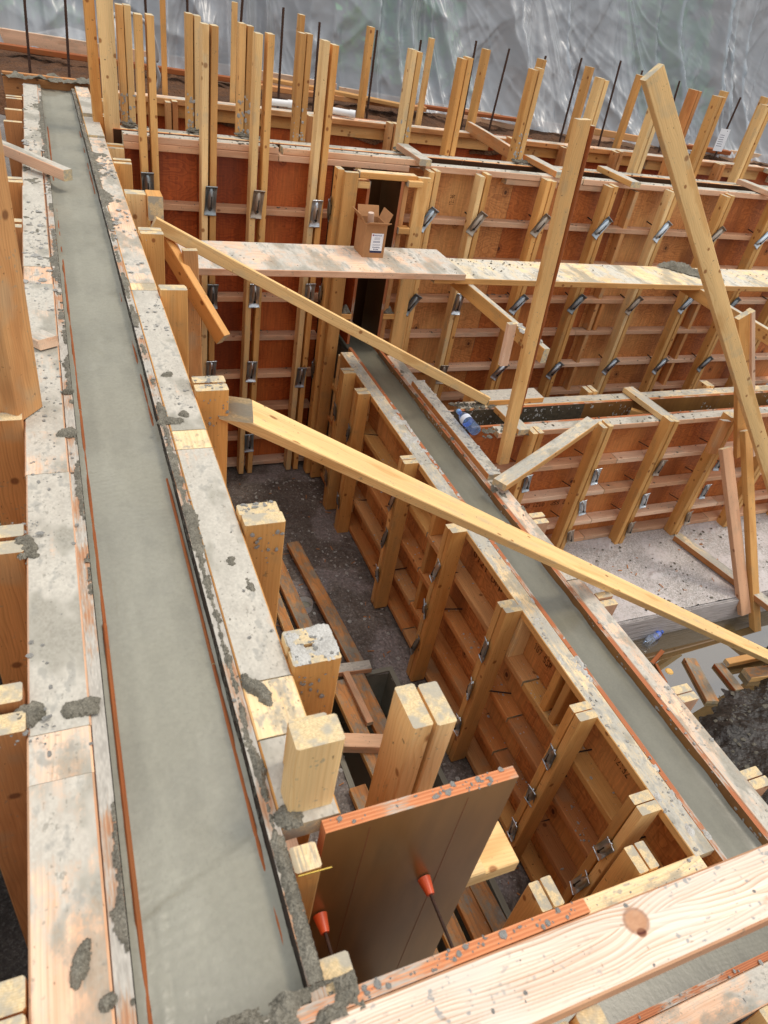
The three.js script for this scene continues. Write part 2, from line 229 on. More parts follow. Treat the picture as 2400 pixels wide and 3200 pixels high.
// board between two points, t is measured along "up"
function stick(parent, name, A, B, t, w, mat, o = {}) {
  const d = B.clone().sub(A), L = d.length(), x = d.normalize(), up = o.up ? o.up.clone() : V(0, 1, 0), z = V(0, 0, 0).crossVectors(x, up).normalize(), y = V(0, 0, 0).crossVectors(z, x);
  const m = boardMesh(L, t, w, mat, { bow: 0.008, ...o }); m.quaternion.setFromRotationMatrix(new THREE.Matrix4().makeBasis(x, y, z)); m.position.copy(A).add(B).multiplyScalar(0.5);
  if (name) return put(parent, m, name); return m;
}
function loose(name, label, category, A, B, t, w, mat, o = {}) { const m = stick(null, null, A, B, t, w, mat, o); return solo(m, name, label, category, o.group); }
// plywood sheet: box with film on one side, veneer on the other, layered edges
function sheet(parent, name, x0, x1, y0, y1, z0, z1, veneer, o = {}) {
  const dx = x1 - x0, dy = y1 - y0, dz = z1 - z0, g = new THREE.BoxGeometry(dx, dy, dz), uv = g.attributes.uv, uo = rnd(), vo = rnd();
  const dims = [[dz, dy], [dz, dy], [dx, dz], [dx, dz], [dx, dy], [dx, dy]], thinX = dx < dz && dx < dy, thinZ = dz < dx && dz < dy;
  for (let f = 0; f < 6; f++) for (let k = 0; k < 4; k++) {
    const i = f * 4 + k, a = uv.getX(i), b = uv.getY(i), edge = thinX ? f > 1 : thinZ ? f < 4 : f < 2 || f > 3;
    if (!edge) uv.setXY(i, a * dims[f][0] / 1.2 + uo, b * dims[f][1] / 1.2 + vo);
    else { const [p, q] = dims[f]; if (p > q) uv.setXY(i, a * p / 1.0 + uo, b); else uv.setXY(i, b * q / 1.0 + uo, a); }
  }
  const fa = o.face ?? 0, V1 = pick(veneer);           // fa: which side (+1 / -1 along the thin axis) carries the film
  const mats = [0, 1, 2, 3, 4, 5].map((f) => { const edge = thinX ? f > 1 : thinZ ? f < 4 : true; if (edge) return o.edge || M.plyEdgeB; const sgn = f % 2 ? -1 : 1; return sgn === fa ? (o.film || M.filmMid) : V1; });
  const m = new THREE.Mesh(g, mats); m.position.set((x0 + x1) / 2, (y0 + y1) / 2, (z0 + z1) / 2); return put(parent, m, name);
}
// double 2x4 upright; "along" is the wall's run (x or z)
function upright(parent, along, s, d0, d1, y0, y1, mat = M.lum, gap = 0.008, name = 'strongback') {
  for (const k of [0, 1]) { const a = s + k * (0.038 + gap), b = a + 0.038, ya = y1 + rr(-0.008, 0.008); if (along === 'x') bx(parent, name, a, b, y0, ya, d0, d1, 'y', mat); else bx(parent, name, d0, d1, y0, ya, a, b, 'y', mat); }
}
// pressed steel form clamp: dished plate with turned-up ends, raised loop and a dark slot, with its tie wire behind
const clampGeo = (() => {
  const g = new THREE.PlaneGeometry(0.054, 0.128, 6, 14), p = g.attributes.position;
  for (let i = 0; i < p.count; i++) { const x = p.getX(i) / 0.027, y = p.getY(i) / 0.064; p.setZ(i, 0.004 + 0.010 * Math.pow(Math.abs(y), 6) - 0.004 * (1 - Math.abs(y)) + 0.008 * Math.pow(Math.abs(x), 4) * (1 - y * y)); p.setX(i, p.getX(i) * (0.93 + 0.07 * y * y)); }
  g.computeVertexNormals();
  const b = g.clone(); b.translate(0, 0, -0.0025); const bi = b.index.array; for (let i = 0; i < bi.length; i += 3) { const t = bi[i]; bi[i] = bi[i + 1]; bi[i + 1] = t; } b.computeVertexNormals();
  const h = new THREE.SphereGeometry(1, 14, 10, 0, Math.PI * 2, 0, Math.PI / 2); h.rotateX(Math.PI / 2); h.scale(0.0165, 0.055, 0.021); h.translate(0, 0.004, 0.001);
  const rim = [-1, 1].map((s) => { const r = new THREE.CylinderGeometry(0.003, 0.003, 0.052, 6); r.rotateZ(Math.PI / 2); r.translate(0, s * 0.0635, 0.0125); return r; });
  return mergeGeometries([g, b, h, ...rim].map((q) => q.index ? q.toNonIndexed() : q));
})();
const slotGeo = (() => { const a = new THREE.BoxGeometry(0.005, 0.056, 0.012), b = new THREE.CylinderGeometry(0.006, 0.006, 0.012, 10); b.rotateX(Math.PI / 2); b.translate(0, -0.024, 0); a.translate(0, 0.002, 0); const m = mergeGeometries([a.toNonIndexed(), b.toNonIndexed()]); m.translate(0, -0.006, 0.0165); return m; })();
const wireGeo = new THREE.CylinderGeometry(0.0035, 0.0035, 0.2, 6); wireGeo.rotateX(Math.PI / 2); wireGeo.translate(0, 0, -0.1);
const headGeo = new THREE.SphereGeometry(0.009, 8, 6);
function clampAt(parent, pos, face, roll = 0, o = {}) {
  const m = new THREE.Mesh(clampGeo, pick(M.steels)), w = o.wire ?? 1; m.position.copy(pos); m.scale.setScalar(o.size ?? 1);
  const e = new THREE.Matrix4(), n = face === 'z' ? V(0, 0, 1) : V(-1, 0, 0), up = V(0, 1, 0), x = V(0, 0, 0).crossVectors(up, n); e.makeBasis(x, up, n);
  m.quaternion.setFromRotationMatrix(e).multiply(new THREE.Quaternion().setFromEuler(new THREE.Euler(o.pitch ?? rr(-0.06, 0.06), o.yaw ?? rr(-0.06, 0.06), roll + rr(-0.05, 0.05)))); put(parent, m, 'wedge_clamp');
  const s = new THREE.Mesh(slotGeo, M.slot); s.name = 'slot'; m.add(shade(s));
  if (w) { const t = new THREE.Mesh(wireGeo, M.wire); t.name = 'tie_wire'; m.add(shade(t)); }
}
// mortar as a real crust: a height field that exists only where there is matter; h(x, z) in metres, nothing at or below 0
function crust(parent, name, x0, x1, z0, z1, Y, cell, h, mat, label, o = {}) {
  const nx = Math.max(2, Math.round((x1 - x0) / cell)), nz = Math.max(2, Math.round((z1 - z0) / cell)), H = new Float32Array((nx + 1) * (nz + 1)), pos = [], uv = [], idx = [], id = new Int32Array(H.length).fill(-1);
  for (let j = 0; j <= nz; j++) for (let i = 0; i <= nx; i++) H[j * (nx + 1) + i] = h(lerp(x0, x1, i / nx), lerp(z0, z1, j / nz));
  const vid = (i, j) => { const k = j * (nx + 1) + i; if (id[k] < 0) { const x = lerp(x0, x1, i / nx) + rr(-0.3, 0.3) * cell, z = lerp(z0, z1, j / nz) + rr(-0.3, 0.3) * cell; id[k] = pos.length / 3; pos.push(x, (typeof Y === 'function' ? Y(x, z) : Y) + Math.max(-0.002, H[k]), z); uv.push(x / 0.16, z / 0.16); } return id[k]; };
  for (let j = 0; j < nz; j++) for (let i = 0; i < nx; i++) { const k = j * (nx + 1) + i; if (Math.max(H[k], H[k + 1], H[k + nx + 1], H[k + nx + 2]) <= 0) continue; const a = vid(i, j), b = vid(i + 1, j), c = vid(i, j + 1), d = vid(i + 1, j + 1); idx.push(a, c, b, b, c, d); }
  if (!idx.length) return null;
  const g = new THREE.BufferGeometry(); g.setAttribute('position', new THREE.Float32BufferAttribute(pos, 3)); g.setAttribute('uv', new THREE.Float32BufferAttribute(uv, 2)); g.setIndex(idx); g.computeVertexNormals();
  const m = new THREE.Mesh(g, mat);
  if (parent) { put(parent, m, name); m.userData.kind = 'stuff'; } else { solo(m, name, label, o.category || 'mortar', null, o.kind); m.userData.kind = 'thing'; }
  return m;
}
// crumbs of mortar scattered on a rectangle
const lumpProto = [0, 1, 2, 3].map((k) => { const g = new THREE.IcosahedronGeometry(1, k === 3 ? 1 : 0), p = g.attributes.position; for (let i = 0; i < p.count; i++) { const x = p.getX(i), y = p.getY(i), z = p.getZ(i), m = 0.72 + 0.55 * vn(x * 2.1 + 9 + k * 3, y * 2.3 + z * 1.9 + 20); p.setXYZ(i, x * m, y * m, z * m); } g.computeVertexNormals(); return g; });
function crumbs(parent, name, list, mat, label, category, flat) {      // list: [x, y, z, size]
  const gs = list.map(([x, y, z, s]) => { const g = lumpProto[s > 0.012 ? 3 : Math.floor(rnd() * 3)].clone(), a = rr(0, 6.28), m = new THREE.Matrix4().makeRotationFromEuler(new THREE.Euler(rr(-0.4, 0.4), a, rr(-0.4, 0.4))); g.applyMatrix4(m); s *= 0.8; const th = rr(0.3, 0.65); if (flat === 'x') g.scale(s * th * 0.6, s * rr(0.6, 1.8), s * rr(0.7, 1.6)); else if (flat === 'z') g.scale(s * rr(0.6, 1.5), s * rr(0.7, 2.2), s * th * 0.5); else g.scale(s * rr(0.6, 1.5), s * th, s * rr(0.6, 1.5)); g.translate(x, y + (flat ? 0 : s * 0.2), z); return g; });
  if (!gs.length) return; const m = new THREE.Mesh(mergeGeometries(gs), mat); m.userData.kind = 'stuff';
  if (parent) put(parent, m, name); else { solo(m, name, label, category, null, 'stuff'); }
}
function scatter(n, x0, x1, z0, z1, Y, s0, s1, keep) { const out = []; for (let k = 0; k < n * 6 && out.length < n; k++) { const x = rr(x0, x1), z = rr(z0, z1); if (keep && rnd() > keep(x, z)) continue; out.push([x, typeof Y === 'function' ? Y(x, z) : Y, z, lerp(s0, s1, Math.pow(rnd(), 3))]); } return out; }

// ------------------------------------------------------------------ ground
const HA = 2.35, HB = 1.16;                       // tops of the high and of the low forms
{
  const g = new THREE.PlaneGeometry(300, 300); g.rotateX(-Math.PI / 2); const uv = g.attributes.uv; for (let i = 0; i < uv.count; i++) uv.setXY(i, uv.getX(i) * 200, uv.getY(i) * 200);
  const m = new THREE.Mesh(g, M.soil); m.position.y = -0.75; solo(m, 'ground', '', '', null, 'structure');
}
function field(name, x0, x1, z0, z1, cell, h, mat, us = 1.5, skip) {
  const nx = Math.round((x1 - x0) / cell), nz = Math.round((z1 - z0) / cell), pos = [], uv = [], idx = [];
  for (let j = 0; j <= nz; j++) for (let i = 0; i <= nx; i++) { const x = lerp(x0, x1, i / nx), z = lerp(z0, z1, j / nz); pos.push(x, h(x, z), z); uv.push(x / us, z / us); }
  for (let j = 0; j < nz; j++) for (let i = 0; i < nx; i++) { if (skip && skip(lerp(x0, x1, (i + 0.5) / nx), lerp(z0, z1, (j + 0.5) / nz))) continue; const a = j * (nx + 1) + i, b = a + 1, c = a + nx + 1, d = c + 1; idx.push(a, c, b, b, c, d); }
  const g = new THREE.BufferGeometry(); g.setAttribute('position', new THREE.Float32BufferAttribute(pos, 3)); g.setAttribute('uv', new THREE.Float32BufferAttribute(uv, 2)); g.setIndex(idx); g.computeVertexNormals();
  return solo(new THREE.Mesh(g, mat), name, '', '', null, 'structure');
}
// floor of the court between the long wall and the low wall, with the footing trench left open
const PIT = { x0: 1.10, x1: 1.56, z0: -2.44, z1: -0.62 };
const inPit = (x, z) => x > PIT.x0 && x < PIT.x1 && z > PIT.z0 && z < PIT.z1;
field('court_floor', 0.1, 2.1, -4.95, -0.2, 0.02, (x, z) => (fbm(x * 3 + 40, z * 3 + 40, 4) - 0.5) * 0.05 + (fbm(x * 30, z * 30, 3) - 0.5) * 0.016 - 0.012, M.soil, 1.3, inPit);
{ const m = new THREE.Mesh(new THREE.BoxGeometry(4, 2.7, 9), M.earth); m.position.set(-2.62, 0.8, -3); solo(m, 'added_trench_bank', '', '', null, 'structure'); }  // unseen earth bank, added to keep light out of the outer trench
field('outer_trench_floor', -3, 0.1, -7, 1, 0.1, (x, z) => -0.3 + (fbm(x * 2 + 9, z * 2 + 70, 4) - 0.5) * 0.2, M.soil, 1.3);
field('yard_floor', 2.05, 9, -6.2, -3.15, 0.05, (x, z) => 0.07 + (fbm(x * 4 + 12, z * 4 + 60, 4) - 0.5) * 0.03, M.soil, 1.3);
{
  const t = thing('footing_trench', 'open concrete footing trench with murky water in the court floor', 'trench', [PIT.x0, -0.6, PIT.z1]);
  const wall = (a, b, c, d) => { const g = new THREE.BoxGeometry(b - a, 0.62, d - c), m = new THREE.Mesh(g, M.cast); m.position.set((a + b) / 2, -0.31, (c + d) / 2); put(t, m, 'side_wall'); };
  wall(PIT.x1, PIT.x1 + 0.03, PIT.z0, PIT.z1); wall(PIT.x0 - 0.03, PIT.x0, PIT.z0, PIT.z1); wall(PIT.x0 - 0.03, PIT.x1 + 0.03, PIT.z0 - 0.03, PIT.z0); wall(PIT.x0 - 0.03, PIT.x1 + 0.03, PIT.z1, PIT.z1 + 0.03);
  const w = new THREE.Mesh(new THREE.BoxGeometry(PIT.x1 - PIT.x0, 0.02, PIT.z1 - PIT.z0), S({ name: 'trench_water', color: new THREE.Color(0.13, 0.105, 0.07), roughness: 0.03 })); w.position.set((PIT.x0 + PIT.x1) / 2, -0.45, (PIT.z0 + PIT.z1) / 2); put(t, w, 'water');
}
// footing slab beyond the low wall, the flooded excavation and the heap of wet gravel
const SL = 0.09, WL = -0.12, slabZ = (x) => -2.38 + 0.01 * (x - 3);
field('footing_slab', 2.2, 7.5, -3.3, -2.38, 0.02, (x, z) => SL + (fbm(x * 5 + 3, z * 5 + 33, 3) - 0.5) * 0.01 + Math.max(0, fbm(x * 26, z * 26, 3) - 0.56) * 0.09 * step(0.42, 0.62, fbm(x * 2.2 + 5, z * 2.6 + 8, 3)), M.slab, 1.1);
{ const m = new THREE.Mesh(new THREE.BoxGeometry(5.3, 0.5, 0.03), M.cast); m.material = M.slab; m.position.set(4.85, SL - 0.255, -2.366); solo(m, 'slab_edge', '', '', null, 'structure'); }
{ const g = new THREE.PlaneGeometry(5.6, 2.2); g.rotateX(-Math.PI / 2); const m = new THREE.Mesh(g, P({ name: 'flood_water', color: new THREE.Color(0.085, 0.062, 0.03), roughness: 0.015, ior: 2.33, clearcoat: 1, clearcoatRoughness: 0.01 })); m.position.set(4.9, WL, -1.3); solo(m, 'flood_water', '', '', null, 'structure'); }
const shoreA = onY(2170, 2235, WL), shoreB = onY(2400, 2060, WL);
const mound = (x, z) => { const nx = shoreB.z - shoreA.z, nz = -(shoreB.x - shoreA.x), l = Math.hypot(nx, nz), d = -((x - shoreA.x) * nx + (z - shoreA.z) * nz) / l; return WL + clamp(d * 0.42, -0.2, 0.3) + (fbm(x * 4 + 80, z * 4 + 11, 4) - 0.5) * 0.17 + (fbm(x * 30 + 8, z * 30 + 1, 3) - 0.5) * 0.04; };
field('gravel_heap', 2.1, 6.5, -2.3, 0.4, 0.016, (x, z) => { const nx = shoreB.z - shoreA.z, nz = -(shoreB.x - shoreA.x); const m = mound(x, z); return m; }, M.gravel, 0.9);

// ------------------------------------------------------------------ long wall: fresh concrete and its two forms
const AZ0 = -6.2, AZ1 = -0.262;
{
  const x0 = -0.0155, x1 = 0.1805, Yc = HA - 0.042, nx = 30, rows = []; for (let z = AZ0; z < AZ1; z += z > -1.4 ? 0.006 : 0.016) rows.push(z); rows.push(AZ1);
  const pos = [], uv = [], idx = [];
  // the float left a raised pass: everything nearer than this line stands a few millimetres proud
  const a = onY(1000, 2810, Yc), b = onY(470, 2870, Yc), c = onY(740, 2660, Yc), ridge = (x, z) => { const t = clamp((x - b.x) / (c.x - b.x), -0.3, 1.4), zl = lerp(b.z, c.z, t); return step(-0.012, 0.002, z - zl) * step(-0.01, 0.03, x - b.x + 0.03); };
  const groove = (x, z) => { const p = onY(500, 2870, Yc), q = onY(520, 3200, Yc), t = clamp((z - p.z) / (q.z - p.z), -0.05, 1.2), xl = lerp(p.x, q.x, t); return z > p.z - 0.01 ? Math.exp(-(((x - xl) / 0.0022) ** 2)) : 0; };
  for (const z of rows) for (let i = 0; i <= nx; i++) {
    const x = lerp(x0, x1, i / nx), eL = x - x0, eR = x1 - x, far = step(-4.8, -6.1, z);
    const rise = 0.010 * Math.exp(-eL / 0.009) * (0.2 + 1.6 * fbm(z * 14, 5, 3)) + 0.012 * Math.exp(-eR / 0.008) * (1.7 * fbm(z * 11 + 30, 9, 3) - 0.2);
    pos.push(x, Yc + far * 0.015 + rise + (eL < eR ? 0.004 : 0.012) * (fbm(z * 9 + (eL < eR ? 0 : 40), 3 + x * 20, 4) - 0.47) * Math.exp(-(((Math.min(eL, eR) - 0.012) / 0.012) ** 2)) + 0.0035 * (fbm(x * 14, z * 9, 3) - 0.5) + 0.0012 * (fbm(x * 70, z * 40, 2) - 0.5) + 0.0042 * ridge(x, z) + 0.0035 * groove(x, z) - 0.0012 * groove(x - 0.006, z), z); uv.push(x, z);
  }
  for (let j = 0; j < rows.length - 1; j++) for (let i = 0; i < nx; i++) { const p = j * (nx + 1) + i, q = p + nx + 1; idx.push(p, q, p + 1, p + 1, q, q + 1); }
  const g = new THREE.BufferGeometry(); g.setAttribute('position', new THREE.Float32BufferAttribute(pos, 3)); g.setAttribute('uv', new THREE.Float32BufferAttribute(uv, 2)); g.setIndex(idx); g.computeVertexNormals();
  const t = thing('concrete_pour', 'smooth fresh grey concrete filling the long high form', 'concrete wall', [0.08, 0, -3.2]);
  put(t, new THREE.Mesh(g, M.conc), 'floated_top');
  const body = new THREE.Mesh(new THREE.BoxGeometry(x1 - x0 - 0.004, Yc - 0.03, AZ1 - AZ0), M.cast); body.position.set((x0 + x1) / 2, (Yc - 0.03) / 2, (AZ0 + AZ1) / 2); put(t, body, 'wall_body');
  M.strip = S({ name: 'wet_strip', map: T.old, color: new THREE.Color('#bd8d62'), roughness: 0.75 });
  for (const [xa, xb, side] of [[x0 + 0.009, x0 + 0.017, 0], [x1 - 0.0115, x1 - 0.0055, 1]]) for (let z = AZ0 + 0.6; z < AZ1 - 0.05;) { const L = rr(0.35, 1.3), e = Math.min(z + L, AZ1 - 0.02), h = (z > -1.5 ? (side ? 0.0075 : 0.0105) : 0.005) - rnd() * (side ? 0.006 : 0.0025); bx(t, 'chamfer_strip', xa, xb, Yc - 0.012, Yc + h, z, e, 'z', M.strip, { c: 0.003, jit: 0.001 }); z = e + 0.002; }
}
// cement that lies on the plates: thick along the inner edge, patches across
const cake = (s, inner, far) => (x, z) => { const n = fbm(x * 26 + s, z * 13 + s, 4), b = fbm(x * 5 + s, z * 2.1 + s * 3, 3), e = Math.exp(-Math.abs(x - inner) / 0.015) * 0.2, f = far ? step(-1.6, -4.2, z) * 0.045 : 0, g = fbm(x * 120 + s, z * 120, 3) - 0.5; const v = n * 0.5 + b * 0.5 + e * 1.5 + f + g * 0.12 - 0.735; return v > 0 ? Math.min(0.009, v * 0.06 + 0.0004) + g * 0.005 + (vn(x * 420, z * 420) - 0.5) * 0.0018 : v; };
const A_L = thing('formwork', 'outer plywood form of the long poured wall with whitish cement-smeared top plates', 'formwork', [-0.1, 0, -3]);
{
  const G = A_L, y1 = HA, y0 = HA - 0.038;
  for (const [a, b, dx, mat] of [[-6.15, -4.35, 0.004, M.topA], [-4.348, -2.70, -0.003, M.topA], [-2.699, -2.545, -0.001, M.topC], [-2.544, -1.62, 0, M.topA], [-1.619, -1.44, 0.0, M.topC], [-1.439, -0.745, 0.002, M.topA], [-0.744, -0.66, 0, M.topC], [-0.659, -0.12, 0.0, M.topC]]) bx(G, 'top_plate', -0.1295 + dx, -0.0395 + dx, y0, y1, a, b, 'z', M.pink, { top: mat });
  for (const [a, b, d] of [[-6.15, -4.1, 0], [-4.095, -2.69, 0.001], [-2.685, -1.44, 0], [-1.435, -0.12, -0.002]]) sheet(G, 'plywood_panel', -0.0375, -0.0165, 0.02, HA - 0.002 + d, a, b, M.ply, { face: 1, edge: M.plyEdgeC, film: M.filmDark });
  for (const y of [2.02, 1.73, 1.43, 1.14, 0.84, 0.55, 0.28]) for (const [a, b] of [[-6.15, -3.2], [-3.19, -0.12]]) bx(G, 'waler', -0.129, -0.0395, y - 0.038, y, a, b, 'z', M.pink);
  const zs = [[303, 45], [345, 45], [385, 45], [560, 50], [700, 30], [1655, 40], [2165, 40], [3060, 40]].map(([v, u]) => onY(u, v, HA).z);
  for (const z of [...zs, -1.72, -2.35]) upright(G, 'z', z, -0.222, -0.131, -0.3, HA + rr(0, 0.02), M.old);
  crust(G, 'cement_crust', -0.128, -0.0165, -6.15, -2.2, HA, 0.008, cake(3.1, -0.02, 1), M.mort); for (const [ca, cb, cc] of [[-2.2, -1.1, 0.0045], [-1.1, -0.3, 0.0024]]) crust(G, 'cement_crust', -0.128, -0.0165, ca, cb, HA, cc, cake(5.7, -0.018), M.mort);
  crumbs(G, 'cement_crumbs', [...scatter(240, -0.125, -0.018, -6.1, -2.3, HA, 0.003, 0.014, (x, z) => fbm(x * 8 + 4, z * 3 + 8, 3) > 0.58 ? 1 : 0.05), ...scatter(150, -0.125, -0.018, -2.3, -0.3, HA, 0.001, 0.006, (x, z) => fbm(x * 8 + 4, z * 5 + 8, 3) > 0.58 ? 1 : 0.05), ...scatter(45, -0.2, -0.1, -1.27, -1.19, HA + 0.006, 0.002, 0.008), ...scatter(45, -0.19, -0.09, -0.79, -0.72, HA + 0.006, 0.002, 0.007)], M.dry);
}
const A_R = thing('formwork', 'inner plywood form of the long poured wall with thick cement along its lip', 'formwork', [0.25, 0, -3]);
{
  const G = A_R, y1 = HA, y0 = HA - 0.038;
  const zc = (u, v) => onY(u, v, HA).z;
  const cuts = [[-6.15, -5.72, M.topC, 0.02], [-5.715, -5.2, M.topA, 0.03], [-5.195, -4.72, M.topA, 0.012], [-4.715, zc(420, 884), M.topC, 0], [zc(420, 884) + 0.003, zc(430, 906), M.topD, 0], [zc(430, 906) + 0.003, zc(560, 1345), M.topA, 0], [zc(560, 1345) + 0.003, zc(600, 1402), M.topD, 0], [zc(600, 1402) + 0.003, zc(840, 2120), M.topA, 0], [zc(840, 2120) + 0.003, zc(900, 2290), M.topD, 0], [zc(900, 2290) + 0.003, -0.495, M.topA, 0]];
  for (const [a, b, mat, h] of cuts) bx(G, 'top_plate', 0.2035, 0.2935, y0, y1 + h, a, b, 'z', M.lum, { top: mat });
  for (const [a, b] of [[-6.15, -4.35], [-4.345, zc(430, 906)], [zc(430, 906) + 0.003, zc(600, 1402)], [zc(600, 1402) + 0.003, -0.26]]) sheet(G, 'plywood_panel', 0.1815, 0.202, 0.02, HA - 0.001, a, b, M.ply, { face: -1, edge: M.plyEdgeC, film: M.filmDark });
  for (const y of [2.02, 1.73, 1.43, 1.14, 0.84, 0.55, 0.28, 0.04]) for (const [a, b] of [[-4.6, -2.6], [-2.59, -0.6]]) bx(G, 'waler', 0.2035, 0.2935, y - 0.038, y, a, b, 'z', M.pink);
  for (const [z, top] of [[-5.9, 0.0], [-5.4, 0.0], [-4.70, -0.02], [-4.30, 0.0], [-3.69, 0.01], [-3.12, 0.02], [-2.52, 0.02], [-1.83, 0.02], [-1.24, 0.012], [-0.845, 0.02]]) upright(G, 'z', z, 0.2955, 0.3855, 0, HA + top, M.lum);
  // studs that close the pocket at the corner
  bx(G, 'corner_stud', 0.2035, 0.243, 0.3, HA - 0.004, -0.468, -0.43, 'y', M.lum, { end: M.topD }); bx(G, 'corner_stud', 0.2035, 0.245, 0.3, HA - 0.01, -0.318, -0.276, 'y', M.lum);
  bx(G, 'corner_stud', 0.216, 0.286, HA + 0.0005, 2.515, -0.556, -0.512, 'y', M.lum); bx(G, 'corner_stud', 0.232, 0.292, HA + 0.0005, 2.455, -0.602, -0.562, 'y', M.lum);
  crust(G, 'cement_crust', 0.182, 0.292, -6.1, -2.2, HA, 0.008, cake(13.3, 0.19, 1), M.mort); for (const [ca, cb, cc] of [[-2.2, -1.1, 0.0045], [-1.1, -0.29, 0.0024]]) crust(G, 'cement_crust', 0.182, 0.292, ca, cb, HA, cc, (x, z) => (z > -0.495 && x > 0.203 ? -1 : cake(19.9, 0.192)(x, z) + (z > -0.62 && x > 0.2 ? 0.003 : 0)), M.mort);
  crumbs(G, 'cement_crumbs', [...scatter(240, 0.184, 0.29, -6.0, -2.3, HA + 0.001, 0.003, 0.014, (x, z) => fbm(x * 8 + 14, z * 3 + 18, 3) > 0.58 ? 1 : 0.05), ...scatter(140, 0.184, 0.29, -2.3, -0.6, HA + 0.001, 0.001, 0.006, (x, z) => fbm(x * 8 + 24, z * 5 + 8, 3) > 0.58 ? 1 : 0.05), ...scatter(50, 0.3, 0.38, -1.24, -1.16, HA + 0.013, 0.002, 0.009), ...scatter(45, 0.298, 0.38, -0.845, -0.765, HA + 0.02, 0.002, 0.007), ...scatter(30, 0.3, 0.38, -1.83, -1.75, HA + 0.02, 0.002, 0.008)], M.dry);
  crust(G, 'cement_crust', 0.297, 0.384, -0.845, -0.762, HA + 0.02, 0.0025, (x, z) => (fbm(x * 30, z * 30, 4) - 0.52) * 0.022 + (vn(x * 300, z * 300) - 0.5) * 0.002, M.dry);
}
{ const pl = []; for (let k = 0; k < 1100; k++) { const z = rr(-6, -0.3), y = HA - 0.001 - rnd() * 0.036; if (fbm(z * 7 + 3, y * 30, 3) < 0.5) continue; pl.push([0.1812, y, z, rr(0.002, 0.008)]); } crumbs(A_R, 'cement_splash', pl, M.mort, '', '', 'x'); }
{ const d = []; for (const z of [-3.61, -3.04, -2.44, -1.745, -1.155, -0.76]) for (let k = 0; k < 16; k++) { const t = rnd(); d.push([rr(0.3, 0.382), HA - 0.006 - t * t * 0.11, z + 0.0015, rr(0.0015, 0.006)]); } crumbs(A_R, 'cement_drips', d, M.dry, '', '', 'z'); }
// end board of the long wall
{ const t = thing('end_board', 'dark wet board closing the far end of the long poured wall', 'board', [0.1, HA - 0.2, -6.22]); bx(t, 'board', -0.25, 0.36, HA - 0.25, HA + 0.05, -6.25, -6.21, 'x', M.old); crust(t, 'cement_crust', -0.25, 0.36, -6.25, -6.12, HA + 0.03, 0.01, (x, z) => (fbm(x * 12, z * 14 + 4, 4) - 0.43) * 0.12, M.mort); }

// ------------------------------------------------------------------ low wall through the middle
const BZ0 = -4.75, BZ1 = -0.495;
{
  const Yc = HB - 0.05, t = thing('concrete_pour', 'wet concrete strip in the low form that runs through the gap in the back wall', 'concrete wall', [1.96, 0, -2.5]);
  const x0 = 1.861, x1 = 2.059, nx = 20, nz = 420, pos = [], uv = [], idx = [];
  for (let j = 0; j <= nz; j++) for (let i = 0; i <= nx; i++) { const x = lerp(x0, x1, i / nx), z = lerp(-5.0, BZ1, j / nz), eL = x - x0, eR = x1 - x; pos.push(x, Yc + 0.008 * Math.exp(-eL / 0.012) * fbm(z * 9, 3, 3) + 0.02 * Math.exp(-eR / 0.014) * fbm(z * 7 + 5, 8, 3) + 0.004 * (fbm(x * 12, z * 6, 3) - 0.5), z); uv.push(x, z); }
  for (let j = 0; j < nz; j++) for (let i = 0; i < nx; i++) { const p = j * (nx + 1) + i, q = p + nx + 1; idx.push(p, q, p + 1, p + 1, q, q + 1); }
  const g = new THREE.BufferGeometry(); g.setAttribute('position', new THREE.Float32BufferAttribute(pos, 3)); g.setAttribute('uv', new THREE.Float32BufferAttribute(uv, 2)); g.setIndex(idx); g.computeVertexNormals();
  put(t, new THREE.Mesh(g, M.concWet ?? (M.concWet = S({ name: 'wet_concrete', map: T.conc, color: new THREE.Color('#d2d2ce'), roughness: 0.3, bumpMap: T.concH, bumpScale: 0.0007 }))), 'floated_top');
  const body = new THREE.Mesh(new THREE.BoxGeometry(x1 - x0 - 0.004, Yc - 0.04, BZ1 + 5.0), M.cast); body.position.set((x0 + x1) / 2, (Yc - 0.04) / 2, (BZ1 - 5.0) / 2); put(t, body, 'wall_body');
}
const WB = [0.86, 0.585, 0.303];
function printed(parent, text, pos, face, h, len, flip) {        // mill stamp: flat ink print on a panel
  const c = document.createElement('canvas'); c.width = 512; c.height = 96; const x = c.getContext('2d'); x.clearRect(0, 0, 512, 96); x.fillStyle = '#1c0f08'; x.font = 'bold 74px monospace'; x.textBaseline = 'middle'; x.textAlign = 'center'; x.fillText(text, 256, 50, 500);
  const d = x.getImageData(0, 0, 512, 96).data, out = new Uint8Array(512 * 96 * 4); for (let j = 0; j < 96; j++) for (let i = 0; i < 512; i++) { const s = ((95 - j) * 512 + i) * 4, k = (j * 512 + i) * 4, a = d[s + 3] / 255 * (0.35 + 0.65 * step(0.3, 0.55, fbm(i / 7, j / 7, 3))); out[k] = 30; out[k + 1] = 16; out[k + 2] = 9; out[k + 3] = a * 235; }
  const tx = new THREE.DataTexture(out, 512, 96); tx.magFilter = THREE.LinearFilter; tx.colorSpace = THREE.SRGBColorSpace; tx.needsUpdate = true;
  const m = new THREE.Mesh(new THREE.PlaneGeometry(len, h), S({ name: 'stamp_ink', map: tx, transparent: true, roughness: 0.8 })); m.position.copy(pos); if (face === 'x') m.rotation.y = -Math.PI / 2; if (flip) m.rotation.z = flip === true ? Math.PI : flip; put(parent, m, 'mill_stamp');
}
const B_L = thing('formwork', 'low form side facing the court with steel clamps on doubled uprights', 'formwork', [1.75, 0, -2.5]);
